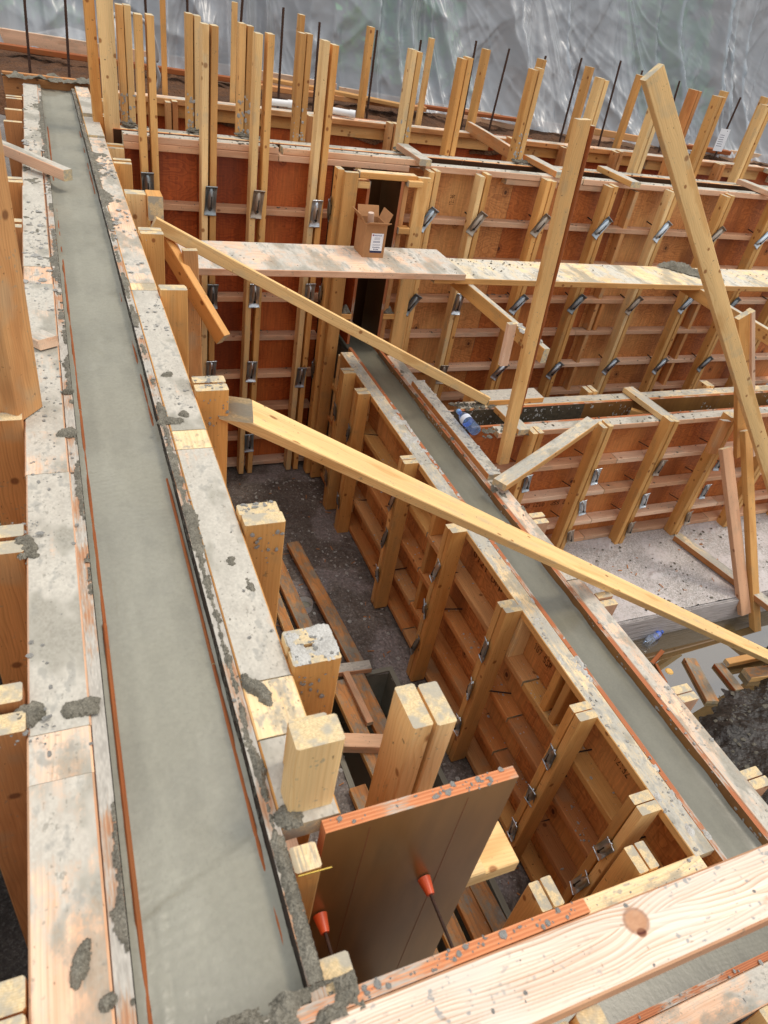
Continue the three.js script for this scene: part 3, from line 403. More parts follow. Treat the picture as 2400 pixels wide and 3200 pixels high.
{
  const G = B_L;
  for (const [a, b] of [[-4.37, -3.74], [-3.735, -2.95], [-2.945, -0.592]]) bx(G, 'top_plate', 1.7505, 1.8395, HB - 0.038, HB, a, b, 'z', M.lum, { top: M.topB });
  for (const [a, b] of [[-4.45, -3.75], [-3.748, -2.62], [-2.618, -1.52], [-1.518, -0.515]]) sheet(G, 'plywood_panel', 1.841, 1.8605, 0.0, HB - 0.002, a, b, M.ply[0], { face: 1 });
  for (const y of [...WB, 0.05]) for (const [a, b] of [[-4.55, -2.7], [-2.69, -1.6], [-1.59, -0.61]]) bx(G, 'waler', 1.7505, 1.8395, y - 0.038, y, a, b, 'z', [...M.old, M.lum[4]]);
  const zs = [-4.106, -3.819, -3.026, -2.40, -1.835, -1.238, -0.841];
  zs.forEach((z, i) => { upright(G, 'z', z - 0.01, 1.66, 1.749, 0, HB + 0.006, i < 2 ? M.lum : M.lum, 0.006); const hs = i < 2 ? [0.856, 0.277] : i === 6 ? [0.864, 0.583] : [0.878, 0.586, 0.29]; hs.forEach((y, k) => clampAt(G, V(1.656, y, z + 0.032), 'x', rr(-0.25, 0.25), { yaw: rr(-0.45, 0.15), pitch: rr(-0.2, 0.2) })); });
  for (const [z, a, b] of [[onX(1640, 1985, 1.79).z - 0.05, WB[0] + 0.002, HB - 0.04], [onX(1740, 2150, 1.79).z - 0.02, WB[0] + 0.002, HB - 0.04], [onX(1785, 2200, 1.79).z - 0.05, WB[0] + 0.002, HB - 0.04], [-2.68, WB[1] + 0.002, WB[0] - 0.04], [-2.66, WB[2] + 0.002, WB[1] - 0.04], [-2.7, WB[0] + 0.002, HB - 0.04]]) bx(G, 'cleat', 1.755, 1.8385, a, b, z, z + 0.038, 'y', M.lum);
  for (const [z, a, b] of [[-4.42, 0.05, HB - 0.04], [-3.95, 0.05, HB - 0.04]]) bx(G, 'cleat', 1.755, 1.838, a, b, z, z + 0.038, 'y', M.lum);
  printed(G, '12:32', V(1.8385, 1.0, -1.03), 'x', 0.075, 0.22); printed(G, '0121 DFP 17.5', V(1.8385, 1.0, -2.09), 'x', 0.06, 0.52); printed(G, '107 SSP', V(1.8385, 0.98, -1.63), 'x', 0.07, 0.24); printed(G, 'C FO', V(1.8385, 0.72, -2.5), 'x', 0.06, 0.2);
  crust(G, 'cement_crust', 1.752, 1.858, -4.36, -0.6, HB, 0.008, (x, z) => { const n = fbm(x * 30 + 2, z * 22 + 7, 4) * 0.7 + fbm(x * 5, z * 2 + 3, 3) * 0.3 + step(-2, -4, z) * 0.04 - 0.69; return n > 0 ? Math.min(0.007, n * 0.08) : n; }, M.dry);
  crumbs(G, 'cement_crumbs', [...scatter(300, 1.752, 1.86, -4.35, -0.6, HB, 0.0015, 0.009, (x, z) => fbm(x * 9, z * 5 + 3, 3) > 0.6 ? 1 : 0.04), ...WB.flatMap((y) => scatter(170, 1.752, 1.838, -4.3, -0.65, y, 0.002, 0.008, (x, z) => fbm(x * 5 + y * 7, z * 4, 3) > 0.52 ? 1 : 0.12))], M.dry);
}
const B_R = thing('formwork', 'low form side facing the flooded yard with pale flecked top plate', 'formwork', [2.15, 0, -2.5]);
{
  const G = B_R;
  for (const [a, b] of [[-4.3, -3.2], [-3.195, -1.9], [-1.895, -0.3]]) bx(G, 'top_plate', 2.0815, 2.1705, HB - 0.038, HB, a, b, 'z', M.pink, { top: M.topC });
  for (const [a, b] of [[-4.4, -3.0], [-2.998, -1.8], [-1.798, -0.29]]) sheet(G, 'plywood_panel', 2.0605, 2.08, 0.0, HB - 0.003, a, b, M.ply, { face: -1, film: M.film });
  for (const y of WB) bx(G, 'waler', 2.0815, 2.1705, y - 0.038, y, -4.3, -0.3, 'z', M.pink);
  for (const z of [onY(1650, 1620, HB).z, onY(2130, 2165, HB).z, onY(2350, 2430, HB).z, -0.4, -1.75]) upright(G, 'z', z - 0.04, 2.1725, 2.2615, 0, HB - 0.005, M.pink);
  const a = onY(1285, 1190, HB + 0.038), b = onY(1520, 1485, HB + 0.038);
  bx(G, 'upper_plate', 2.085, 2.172, HB + 0.001, HB + 0.039, a.z, b.z, 'z', M.old, { top: M.topA });
  crust(G, 'cement_crust', 2.062, 2.17, -4.3, -2.0, HB, 0.008, (x, z) => { const n = fbm(x * 30 + 22, z * 22 + 7, 4) * 0.7 + fbm(x * 5, z * 2 + 13, 3) * 0.3 + step(-2, -4, z) * 0.08 - 0.66; return n > 0 ? Math.min(0.009, n * 0.08) : n; }, M.mort);
  crumbs(G, 'cement_crumbs', [...scatter(220, 2.062, 2.17, -4.2, -0.5, HB, 0.0015, 0.009, (x, z) => fbm(x * 9, z * 5 + 13, 3) > 0.6 ? 1 : 0.05), ...scatter(260, 2.088, 2.17, a.z, b.z, HB + 0.038, 0.003, 0.014)], M.dry);
  // splashes clinging to the inner face of the panel
  const pl = []; for (let k = 0; k < 420; k++) { const z = rr(-4.3, -0.5), y = HB - 0.004 - Math.pow(rnd(), 0.6) * 0.05; if (fbm(z * 8, y * 20, 3) < 0.55) continue; pl.push([2.0605 - 0.001, y, z, rr(0.002, 0.008)]); } crumbs(G, 'cement_splash', pl, M.dry, '', '', 'x');
}

// ------------------------------------------------------------------ front corner: pocket of the cross wall, its steps down, and the near beam
const D_F = thing('formwork', 'brown film-faced panel form standing open at the corner of the long wall', 'formwork', [0.5, 0, -0.55]);
{
  const G = D_F;
  sheet(G, 'film_panel', 0.262, 0.594, 0.3, HA, -0.4915, -0.4705, M.ply, { face: 1, edge: M.plyEdge, film: M.film });
  const chalk = S({ name: 'red_chalk', color: new THREE.Color(0.3, 0.09, 0.05), roughness: 0.9 });
  for (const x of [0.335, 0.505]) { const m = new THREE.Mesh(new THREE.BoxGeometry(0.0005, 1.9, 0.0004), chalk); m.position.set(x, HA - 0.97, -0.4702); put(G, m, 'chalk_line'); }
  upright(G, 'x', 0.458, -0.685, -0.595, 0, HA, M.lum, 0.008); bx(G, 'waler', 0.3, 0.66, 1.9, 1.938, -0.585, -0.493, 'x', M.lum); bx(G, 'waler', 0.3, 0.745, 1.885, 1.925, -0.59, -0.495, 'x', M.lum); bx(G, 'waler', 0.3, 0.66, 1.2, 1.238, -0.585, -0.493, 'x', M.lum);
  sheet(G, 'plywood_panel', 0.6, 1.842, 0, HB, -0.511, -0.491, M.ply, { face: 1 });
  bx(G, 'top_plate', 0.72, 1.768, HB - 0.038, HB, -0.60, -0.512, 'x', M.lum, { top: M.topD });
  for (const y of WB) bx(G, 'waler', 0.62, 1.74, y - 0.038, y, -0.6, -0.512, 'x', M.lum);
  upright(G, 'x', onY(1715, 2800, HB).x - 0.045, -0.692, -0.602, 0, HB + 0.0, M.lum, 0.004); upright(G, 'x', onY(2010, 2680, HB + 0.03).x - 0.03, -0.692, -0.602, 0, HB + 0.012, M.lum, 0.004);
  crumbs(G, 'cement_crumbs', [...scatter(60, 0.75, 1.76, -0.6, -0.513, HB, 0.0018, 0.008), ...scatter(45, 0.27, 0.59, -0.4915, -0.4705, HA, 0.0015, 0.006, (x) => fbm(x * 14, 3, 3) > 0.48 ? 1 : 0.15)], M.dry);
}
const D_N = thing('formwork', 'near plywood form with the rough sawn beam laid along its orange edge', 'formwork', [0.5, 0, -0.2]);
{
  const G = D_N;
  sheet(G, 'plywood_panel', 0.05, 0.585, 0.3, HA + 0.004, -0.2725, -0.253, M.ply, { face: -1, edge: M.plyEdge });
  const m = boardMesh(2.0, 0.04, 0.0905, M.pink, { top: M.beam, topLen: 2.0 }); m.position.set(1.195, HA - 0.012, -0.2065); put(G, m, 'rough_beam');
  { const uv = m.geometry.attributes.uv, g2 = m.geometry.groups[2], p = m.geometry.attributes.position; for (let i = g2.start; i < g2.start + g2.count; i++) uv.setXY(i, p.getX(i) / 2 + 0.5, p.getZ(i) / 0.0905 + 0.5); }
  upright(G, 'x', 0.46, -0.16, -0.07, 0.3, HA - 0.03, M.lum);
  sheet(G, 'plywood_panel', 0.9, 3.2, 0, HB - 0.004, -0.283, -0.263, M.ply, { face: -1 });
  bx(G, 'top_plate', 0.9, 3.2, HB - 0.038, HB, -0.2615, -0.172, 'x', M.pink, { top: M.topC });
  for (const x of [1.62, 1.95]) upright(G, 'x', x, -0.17, -0.08, 0, HB, M.lum);
  crumbs(G, 'cement_crumbs', [...scatter(160, 0.9, 2.4, -0.28, -0.175, HB, 0.002, 0.01, (x, z) => fbm(x * 7, z * 20, 3) > 0.5 ? 1 : 0.2), ...scatter(70, 0.19, 0.58, -0.272, -0.255, HA + 0.004, 0.0012, 0.006), ...scatter(35, 0.2, 0.9, -0.25, -0.165, HA + 0.008, 0.001, 0.004)], M.dry);
  crust(G, 'cement_crust', -0.01, 0.24, -0.29, -0.245, HA - 0.0, 0.003, (x, z) => (fbm(x * 40 + 3, z * 60, 4) - 0.4) * 0.05, M.mort);
}
{
  const t = thing('concrete_pour', 'concrete strip in the stepped-down cross form under the rough beam', 'concrete wall', [2, 0, -0.38]);
  const g = new THREE.BoxGeometry(3.4, HB - 0.09, 0.205); const uv = g.attributes.uv; for (let i = 8; i < 12; i++) uv.setXY(i, uv.getX(i) * 3.4, uv.getY(i) * 0.2); const m = new THREE.Mesh(g, M.concWet); m.position.set(2.3, (HB - 0.09) / 2, -0.387); put(t, m, 'wall_body');
}
// form ties with plastic cones across the open pocket
for (const [x, y, z2x] of [[onZ(1325, 2745, -0.468).x, onZ(1325, 2745, -0.468).y, 0.02], [onZ(1000, 2860, -0.468).x, onZ(1000, 2860, -0.468).y, 0.01]]) {
  const t = thing('form_tie', x > 0.4 ? 'rusty form tie with an orange cone low on the brown panel' : 'rusty form tie with an orange cone beside the splattered lip of the long wall', 'form tie', [x, y, -0.468]);
  const c = new THREE.Mesh(new THREE.CylinderGeometry(0.0075, 0.0125, 0.03, 16), M.orange); c.rotation.x = Math.PI / 2; c.position.set(x, y, -0.453); put(t, c, 'cone');
  const r = new THREE.Mesh(new THREE.CylinderGeometry(0.0032, 0.0032, 0.19, 8), M.rust); r.rotation.x = Math.PI / 2; r.position.set(x, y, -0.36); put(t, r, 'rod');
}
{ const g = new THREE.CylinderGeometry(0.0012, 0.0012, 0.05, 6); g.rotateZ(Math.PI / 2 - 0.08); const m = new THREE.Mesh(g, S({ color: new THREE.Color(0.5, 0.36, 0.08), metalness: 0.8, roughness: 0.35, name: 'brass_nail' })); m.position.copy(onZ(985, 2724, -0.425)); solo(m, 'nail', 'bent yellowish nail sticking out of the corner stud', 'nail'); }

// ------------------------------------------------------------------ high back wall (unpoured): front form in two lengths, gap with jambs, rear form with tall uprights
const WC = [2.02, 1.73, 1.435, 1.146, 0.84, 0.56, 0.30, 0.05];
const C_L = thing('formwork', 'dark red plywood form of the back wall with tall doubled uprights beside the gap', 'formwork', [1.0, 0, -4.7]);
{
  const G = C_L, x0 = 0.39, x1 = 1.70;
  const xs = [0.39, 0.82, 1.26, 1.70]; for (let k = 0; k < 3; k++) sheet(G, 'plywood_panel', xs[k], xs[k + 1] - 0.003, 0, HA - 0.04, -4.80, -4.781, M.plyRed, { face: -1 });
  bx(G, 'top_plate', x0, 1.30, HA - 0.0, HA + 0.038, -4.779, -4.692, 'x', M.pink, { top: M.topA }); bx(G, 'top_plate', 1.33, 2.30, HA, HA + 0.038, -4.781, -4.694, 'x', M.pink, { top: M.topA });
  bx(G, 'lower_plate', x0, 0.86, HA - 0.039, HA - 0.001, -4.776, -4.689, 'x', M.pink); bx(G, 'lower_plate', 0.865, 1.30, HA - 0.04, HA - 0.002, -4.774, -4.687, 'x', M.pink); bx(G, 'lower_plate', 1.305, 2.2, HA - 0.04, HA - 0.002, -4.777, -4.69, 'x', M.pink);
  for (const y of WC) bx(G, 'waler', x0, x1 - 0.02, y - 0.038, y, -4.779, -4.692, 'x', M.pink);
  const px = [[0.474, 0.02], [0.818, 0.012], [1.11, 0.03], [1.50, 0.02]];
  for (const [x, gap] of px) upright(G, 'x', x, -4.69, -4.602, 0, 2.975, M.lum, gap);
  const rows = [[0.503, 2.135], [0.866, 2.082], [1.156, 2.077], [1.542, 2.041], [0.882, 1.478], [1.164, 1.487], [1.552, 1.494], [0.879, 0.928], [1.169, 0.917], [1.545, 0.856], [1.177, 0.304]];
  for (const [x, y] of rows) clampAt(G, V(x, y, -4.598), 'z', rr(-0.04, 0.04), { size: 1.35, pitch: 0.12 });
  for (const [x, y] of [[1.62, 2.075], [1.692, 1.989], [1.619, 1.5], [1.691, 1.428], [1.623, 0.924], [1.692, 0.82]]) clampAt(G, V(x, y, -4.59), 'z', 0.15, { yaw: 1.15, size: 1.1, wire: 0 });
  // jambs and head of the gap
  bx(G, 'jamb_post', 1.645, 1.685, 0, 2.33, -4.61, -4.53, 'y', M.lum); bx(G, 'jamb_post', 1.672, 1.762, 0, 2.33, -4.505, -4.467, 'y', M.lum);
  sheet(G, 'jamb_panel', 1.842, 1.861, HB, 2.28, -4.79, -4.5, M.plyRed, { face: 1 }); bx(G, 'jamb_block', 1.765, 1.845, 2.24, 2.28, -4.56, -4.475, 'x', M.lum); bx(G, 'jamb_block', 1.765, 1.84, 1.36, 1.4, -4.56, -4.475, 'x', M.lum);
  bx(G, 'head', 1.77, 2.165, 2.30, 2.338, -4.535, -4.47, 'x', M.lum, { top: M.topD });
  crust(G, 'cement_crust', 1.768, 1.838, -4.555, -4.48, 1.4, 0.006, (x, z) => 0.05 * Math.sin(Math.PI * clamp((x - 1.768) / 0.07)) * Math.sin(Math.PI * clamp((z + 4.555) / 0.075)) + (fbm(x * 60, z * 60, 3) - 0.5) * 0.03, M.mort);
  crumbs(G, 'cement_crumbs', [...scatter(80, x0, 2.2, -4.775, -4.69, HA + 0.038, 0.003, 0.012), ...[2.02, 1.435, 1.146, 0.84].flatMap((y) => scatter(25, x0, x1, -4.775, -4.695, y, 0.003, 0.012))], M.mort);
}
const C_R = thing('formwork', 'orange plywood form of the back wall with rows of slanted steel clamps', 'formwork', [4.0, 0, -4.7]);
{
  const G = C_R, x0 = 2.08, x1 = 6.9;
  for (let x = 2.08, k = 0; x < x1; x += 1.02, k++) sheet(G, 'plywood_panel', x, Math.min(x + 1.017, x1), 0, HA - 0.03, -4.80, -4.781, M.ply, { face: -1 });
  for (const [a, b] of [[2.32, 3.25], [3.255, 3.63], [3.64, 5.1], [5.105, x1]]) bx(G, 'top_plate', a, b, HA - 0.03, HA + 0.01, -4.779, -4.692, 'x', M.pink, { top: M.topA });
  for (const [a, b] of [[2.98, 3.42], [3.55, 3.98]]) bx(G, 'lower_plate', a, b, HA - 0.072, HA - 0.033, -4.772, -4.7, 'x', M.pink);
  for (const y of WC) { let a = 2.2; while (a < x1) { const b = Math.min(x1, a + rr(1.2, 2.4)); bx(G, 'waler', a, b - 0.004, y - 0.038, y, -4.779, -4.692, 'x', M.pink); a = b; } }
  const px = [2.36, 2.755, 3.30, 3.865, 4.47, 5.06, 5.62, 6.2];
  for (const x of px) upright(G, 'x', x - 0.045, -4.69, -4.602, 0, HA - 0.005, M.lum, 0.008);
  for (const x of px) for (const y of [2.04, 1.43, 0.843]) { const vert = (x > 2.7 && x < 2.8 && y < 2); if (x < 2.4 && y < 1) continue; clampAt(G, V(x - 0.01, y + rr(-0.01, 0.01), -4.596), 'z', vert ? 0 : -0.52, { size: 1.35, pitch: 0.1 }); }
  for (const [x, a, b] of [[4.16, 0.05, 1.11], [4.16, 1.15, 2.3], [5.32, 0.05, 1.4], [4.22, 1.15, 1.4]]) bx(G, 'cleat', x, x + 0.038, a, b, -4.778, -4.7, 'y', M.old);
  bx(G, 'jamb_post', 2.176, 2.266, HB - 0.2, 2.33, -4.505, -4.467, 'y', M.lum); sheet(G, 'jamb_panel', 2.06, 2.079, HB, 2.3, -4.79, -4.47, M.ply, { face: -1 }); bx(G, 'jamb_post', 2.095, 2.13, HB, 2.3, -4.58, -4.5, 'y', M.old);
  bx(G, 'jamb_block', 2.1, 2.2, 2.275, 2.312, -4.52, -4.44, 'x', M.lum); bx(G, 'jamb_block', 2.085, 2.165, 1.975, 2.015, -4.52, -4.45, 'x', M.lum); bx(G, 'jamb_block', 2.085, 2.175, 1.36, 1.4, -4.56, -4.475, 'x', M.lum);
  crust(G, 'cement_crust', 2.088, 2.172, -4.555, -4.48, 1.4, 0.006, (x, z) => 0.05 * Math.sin(Math.PI * clamp((x - 2.088) / 0.084)) * Math.sin(Math.PI * clamp((z + 4.555) / 0.075)) + (fbm(x * 60, z * 60, 3) - 0.5) * 0.03, M.mort);
  printed(G, '12:36', V(2.615, 2.13, -4.7785), 'z', 0.06, 0.17, Math.PI / 2); 
  crumbs(G, 'cement_crumbs', [...scatter(120, x0 + 0.3, x1, -4.775, -4.69, HA + 0.01, 0.003, 0.012), ...[2.02, 1.435, 1.146, 0.84].flatMap((y) => scatter(60, x0 + 0.2, x1, -4.775, -4.695, y, 0.003, 0.013, (x) => fbm(x * 3 + y * 9, 2, 3) > 0.55 ? 1 : 0.1))], M.mort);
}
const C_B = thing('formwork', 'rear form of the back wall carrying the tall free-standing doubled uprights', 'formwork', [3.5, 0, -5.1]);
{
  const G = C_B, x0 = 0.36, x1 = 6.9;
  for (let x = x0; x < x1; x += 1.2) sheet(G, 'plywood_panel', x, Math.min(x + 1.197, x1), 0, HA - 0.003, -5.021, -5.0015, M.ply, { face: 1 });
  for (const [a, b] of [[x0, 1.7], [1.705, 3.3], [3.305, 5.2], [5.205, x1]]) bx(G, 'top_plate', a, b, HA - 0.038, HA, -5.111, -5.023, 'x', M.lum, { top: M.topA });
  for (const x of [0.425, 0.818, 1.135, 1.51, 2.28, 2.665, 3.25, 3.84, 4.43, 5.035, 5.58]) upright(G, 'x', x, -5.2, -5.113, 0, 2.965, M.lum, 0.006);
  bx(G, 'slot_stud', 1.93, 1.965, 1.0, 2.3, -4.998, -4.96, 'y', M.lum); bx(G, 'slot_cleat', 1.87, 2.05, 1.62, 1.66, -4.99, -4.955, 'x', M.pink);
  bx(G, 'corner_board', 0.318, 0.405, 1.2, 2.99, -5.06, -5.022, 'y', M.lum); bx(G, 'corner_board', 0.256, 0.312, 1.2, 3.02, -5.16, -5.07, 'y', M.lum);
  for (const y of WC) bx(G, 'waler', x0, x1, y - 0.038, y, -5.111, -5.023, 'x', M.pink);
  { const d = []; for (const x of [0.36, 0.425, 0.818, 1.135, 1.51, 2.28, 3.25, 3.84]) for (let k = 0; k < 30; k++) d.push([x + rr(0, 0.08), HA + 0.01 + rnd() ** 2 * 0.22, -5.112, rr(0.003, 0.012)]); crumbs(G, 'cement_drips', d, M.dry, '', '', 'z'); }
  crumbs(G, 'cement_crumbs', [...scatter(120, x0, x1, -5.11, -5.005, HA, 0.004, 0.013), ...[0.46, 0.85, 1.17, 2.3, 3.28].flatMap((x) => scatter(40, x - 0.05, x + 0.1, -5.12, -5.03, HA + 0.012, 0.008, 0.026))], M.mort);
}
// spreader boards nailed across the forms
for (const [x, z0, z1, y, lab, mat] of [[2.29, -5.06, -4.62, HA + 0.041, 'grey board across the back wall forms right of the gap head', M.pink], [3.41, -5.16, -4.66, HA + 0.03, 'mortar-caked board across the back wall forms beside a tall upright', M.old], [4.0, -4.99, -4.53, HA + 0.035, 'short flecked board across the back wall forms with a free end', M.lum], [5.52, -5.0, -4.6, HA + 0.035, 'board across the back wall forms behind the slanting brace', M.pink]])
  loose('spreader_board', lab, 'board', V(x, y, z0), V(x - 0.012, y, z1), 0.04, 0.088, mat, { top: M.topA, group: 'boards across the back wall forms' });
loose('spreader_board', 'reddish board slanting from the outer form down to the back wall', 'board', V(3.41, HA + 0.03, -6.2), V(3.33, HA + 0.02, -5.2), 0.088, 0.04, M.old, { top: M.topC });

// ------------------------------------------------------------------ outer wall form and the earth ledge behind it
const HZ = -6.08;
const H_F = thing('formwork', 'reddish outer form in front of the earth ledge under the plastic sheet', 'formwork', [4, 0, -6.1]);
{
  const G = H_F, x0 = 0.42, x1 = 8.2, zz = (x) => 0.045 * (x - 3);        // this wall stands slightly askew
  const W = new THREE.Group(); W.name = 'askew_assembly';
  for (let x = x0; x < x1; x += 1.22) sheet(G, 'plywood_panel', x, Math.min(x + 1.217, x1), 0, HA - 0.002, HZ - 0.11 + zz(x), HZ - 0.09 + zz(x), M.plyRed, { face: -1 });
  for (let x = x0; x < x1; x += 1.6) { const b = Math.min(x + 1.597, x1), q = zz(x + 0.8); bx(G, 'top_plate', x, b, HA - 0.038, HA + 0.002, HZ - 0.112 + q, HZ - 0.002 + q, 'x', M.old, { top: M.topC }); bx(G, 'lower_plate', x + 0.1, b, HA - 0.13, HA - 0.042, HZ - 0.088 + q, HZ - 0.05 + q, 'x', M.lum); bx(G, 'waler', x, b, 1.7, 1.74, HZ - 0.088 + q, HZ + q, 'x', M.old); bx(G, 'waler', x, b, 1.3, 1.34, HZ - 0.088 + q, HZ + q, 'x', M.old); }
  for (const x of [0.82, 1.9, 2.58, 3.72, 4.28, 4.85, 5.5, 6.1]) upright(G, 'x', x, HZ + 0.002 + zz(x), HZ + 0.088 + zz(x), 0, HA + rr(-0.01, 0.02), M.old);
  upright(G, 'x', 5.02, HZ + 0.6, HZ + 0.69, 0, 2.97, M.old);
}
const ledgeZ = (x) => lerp(-8.1, -6.45, clamp((x + 0.3) / 7.7, -0.3, 1.3));
field('earth_ledge', -3, 9.5, -9.2, -6.15, 0.05, (x, z) => HA - 0.06 + (fbm(x * 3 + 5, z * 3 + 91, 4) - 0.5) * 0.12 + (fbm(x * 22, z * 22, 3) - 0.5) * 0.05 - step(-6.3, -6.1, z - 0.045 * (x - 3)) * 0.15, M.earth, 0.8, (x, z) => z > HZ - 0.115 + 0.045 * (x - 3) && x > 0.36);
{ // bank behind the sheet
  const pos = [], uv = [], idx = [], n = 70, m = 24; for (let j = 0; j <= m; j++) for (let i = 0; i <= n; i++) { const x = lerp(-9, 16, i / n), s = j / m, z = ledgeZ(x) - 0.7 - s * 3.2, y = HA - 0.1 + s * 5.5 + (fbm(x * 1.5 + 4, s * 6, 4) - 0.5) * 0.5; pos.push(x, y, z); uv.push(x / 1.2, s * 5); }
  for (let j = 0; j < m; j++) for (let i = 0; i < n; i++) { const a = j * (n + 1) + i, b = a + 1, c = a + n + 1, d = c + 1; idx.push(a, b, c, b, d, c); }
  const g = new THREE.BufferGeometry(); g.setAttribute('position', new THREE.Float32BufferAttribute(pos, 3)); g.setAttribute('uv', new THREE.Float32BufferAttribute(uv, 2)); g.setIndex(idx); g.computeVertexNormals(); solo(new THREE.Mesh(g, M.earth), 'earth_bank', '', '', null, 'structure');
}
{ // leaves growing on the bank, seen through the plastic
  const leaf = new THREE.BufferGeometry(); leaf.setAttribute('position', new THREE.Float32BufferAttribute([0, 0, 0, 0.03, 0.03, 0.008, 0, 0.075, 0, -0.03, 0.03, 0.008], 3)); leaf.setIndex([0, 1, 2, 0, 2, 3]); leaf.computeVertexNormals();
  const N = 9000, im = new THREE.InstancedMesh(leaf, S({ name: 'leaf', color: new THREE.Color(0.12, 0.3, 0.05), roughness: 0.6, side: THREE.DoubleSide }), N), o = new THREE.Object3D(), col = new THREE.Color(); let k = 0;
  for (let t = 0; t < N * 8 && k < N; t++) { const x = rr(-1, 9.5), s = rr(0.02, 0.75); if (fbm(x * 0.9 + 30, s * 3 + 2, 3) < 0.54) continue; o.position.set(x, HA - 0.05 + s * 5.5 + rr(0, 0.08), ledgeZ(x) - 0.65 - s * 3.2 + rr(0, 0.1)); o.rotation.set(rr(-1.2, 0.8), rr(0, 6.28), rr(-1, 1)); o.scale.setScalar(rr(0.8, 2.4)); o.updateMatrix(); im.setMatrixAt(k, o.matrix); im.setColorAt(k, col.setRGB(rr(0.5, 1.3), rr(0.7, 1.2), rr(0.4, 1))); k++; }
  im.count = k; solo(im, 'bank_leaves', 'green leaves on the bank showing through the plastic sheet', 'leaves', null, 'stuff');
}
{ // plastic sheet hung over the bank: long pleats gathered at the top, crumples between
  const nu = 1150, nv = 150, pos = [], uv = [], idx = [], tops = [[-1.2, 4.1], [1.6, 4.0], [3.4, 3.75], [4.6, 3.5], [5.55, 3.6], [6.6, 3.5], [7.5, 3.7], [8.8, 3.6]];
  const rid = (x) => 1 - Math.abs(2 * (x - Math.floor(x)) - 1), rg = (px, py, o) => { const n = 1 - Math.abs(2 * fbm(px, py, o) - 1); return n * n * n; };
  for (let j = 0; j <= nv; j++) for (let i = 0; i <= nu; i++) {
    const s = j / nv, x = lerp(-2.4, 10.2, i / nu), y = HA - 0.02 + s * 2.6;
    let d = 0.14 * (fbm(x * 0.9 + 2, s * 1.6 + 7, 2) - 0.5);
    for (const [cx, cy] of tops) {
      const dx = x - cx, dy = cy - y + 0.12, a = Math.atan2(dx, Math.max(0.05, dy)), r = Math.hypot(dx, dy), f = Math.exp(-((a / 0.8) ** 2)) * (0.3 + r) * Math.exp(-r * 0.35), q = a + 0.12 * (fbm(r * 1.1 + cx * 5, a * 2 + 8, 2) - 0.5);
      d += f * 0.9 * (0.09 * rg(q * 2.3 + cx * 7, r * 0.35 + cx, 2) + 0.075 * rg(q * 5.6 + cx * 3, r * 0.5 + 9, 2) + 0.03 * rg(q * 14 + cx * 9, r * 0.9 + 5, 2));
    }
    const lf = step(4.6, 2.6, x), ww = x + 0.25 * (fbm(x * 0.8, y * 0.9 + 6, 2) - 0.5);
    d += 0.34 * rg(ww * 1.25 + 3, y * 0.22 + 5, 2) + 0.17 * rg(ww * 3.3 + 1, y * 0.35 + 2, 2) + 0.025 * rg(ww * 8.1, y * 0.6 + 4, 2);
    d += lf * 0.16 * rg(x * 0.8 + y * 1.1, (y - x) * 0.35 + 3, 2) + 0.025 * rg(x * 1.7 + y * 1.4, y * 2.2 - x * 0.8 + 20, 3) + 0.006 * rg(x * 6 - y * 3, y * 7 + x * 2 + 9, 3) + 0.003 * (fbm(x * 26, y * 22, 2) - 0.5);
    const foot = Math.exp(-s * 16) * 0.1 * (0.3 + fbm(x * 4, 2, 2));
    pos.push(x, y, ledgeZ(x) - 0.5 - s * 0.75 + d + foot); uv.push(x / 2, y / 2);
  }
  for (let j = 0; j < nv; j++) for (let i = 0; i < nu; i++) { const a = j * (nu + 1) + i, b = a + 1, c = a + nu + 1, e = c + 1; idx.push(a, b, c, b, e, c); }
  const g = new THREE.BufferGeometry(); g.setAttribute('position', new THREE.Float32BufferAttribute(pos, 3)); g.setAttribute('uv', new THREE.Float32BufferAttribute(uv, 2)); g.setIndex(idx); g.computeVertexNormals();
  solo(new THREE.Mesh(g, P({ name: 'clear_plastic', color: new THREE.Color(0.7, 0.755, 0.81), roughness: 0.33, transmission: 0.64, thickness: 0, ior: 1.5, side: THREE.DoubleSide })), 'plastic_sheet', 'wrinkled translucent plastic sheet hung over the planted bank', 'plastic sheet');
}
// ledge clutter: long pale planks, orange boards, pipes
const edge = (x, off, y) => V(x, HA + y, ledgeZ(x) + off);
loose('ledge_plank', 'long pale plank at the foot of the plastic sheet', 'plank', edge(-2.2, 0.0, 0.0), edge(2.6, 0.0, 0.0), 0.15, 0.05, M.pink, { top: M.topC });
loose('ledge_plank', 'second pale plank at the foot of the plastic sheet, behind the slanting brace', 'plank', edge(2.62, 0.02, -0.01), edge(7.8, 0.0, -0.01), 0.13, 0.05, M.pink, { top: M.topC });
loose('ledge_board', 'narrow orange board on the earth ledge beside two reinforcing bars', 'board', edge(-1.0, 0.55, 0.02), edge(1.9, 0.36, 0.02), 0.04, 0.09, M.strip, {});
loose('ledge_board', 'split board with a broken end lying on the earth ledge', 'board', edge(1.7, 0.62, 0.03), edge(3.3, 0.42, 0.03), 0.04, 0.09, M.old);
loose('ledge_board', 'thin board lying on another one on the earth ledge', 'board', edge(1.9, 0.42, 0.07), edge(3.1, 0.62, 0.05), 0.03, 0.09, M.lum);
loose('ledge_board', 'orange board on the earth ledge behind a dark leaning bar', 'board', edge(3.25, 0.36, 0.04), edge(4.3, 0.26, 0.04), 0.03, 0.09, M.strip);
loose('ledge_board', 'reddish offcut on the earth ledge by the stake with a bar against it', 'board', edge(4.85, 0.3, 0.05), edge(5.6, 0.28, 0.04), 0.06, 0.04, M.old);
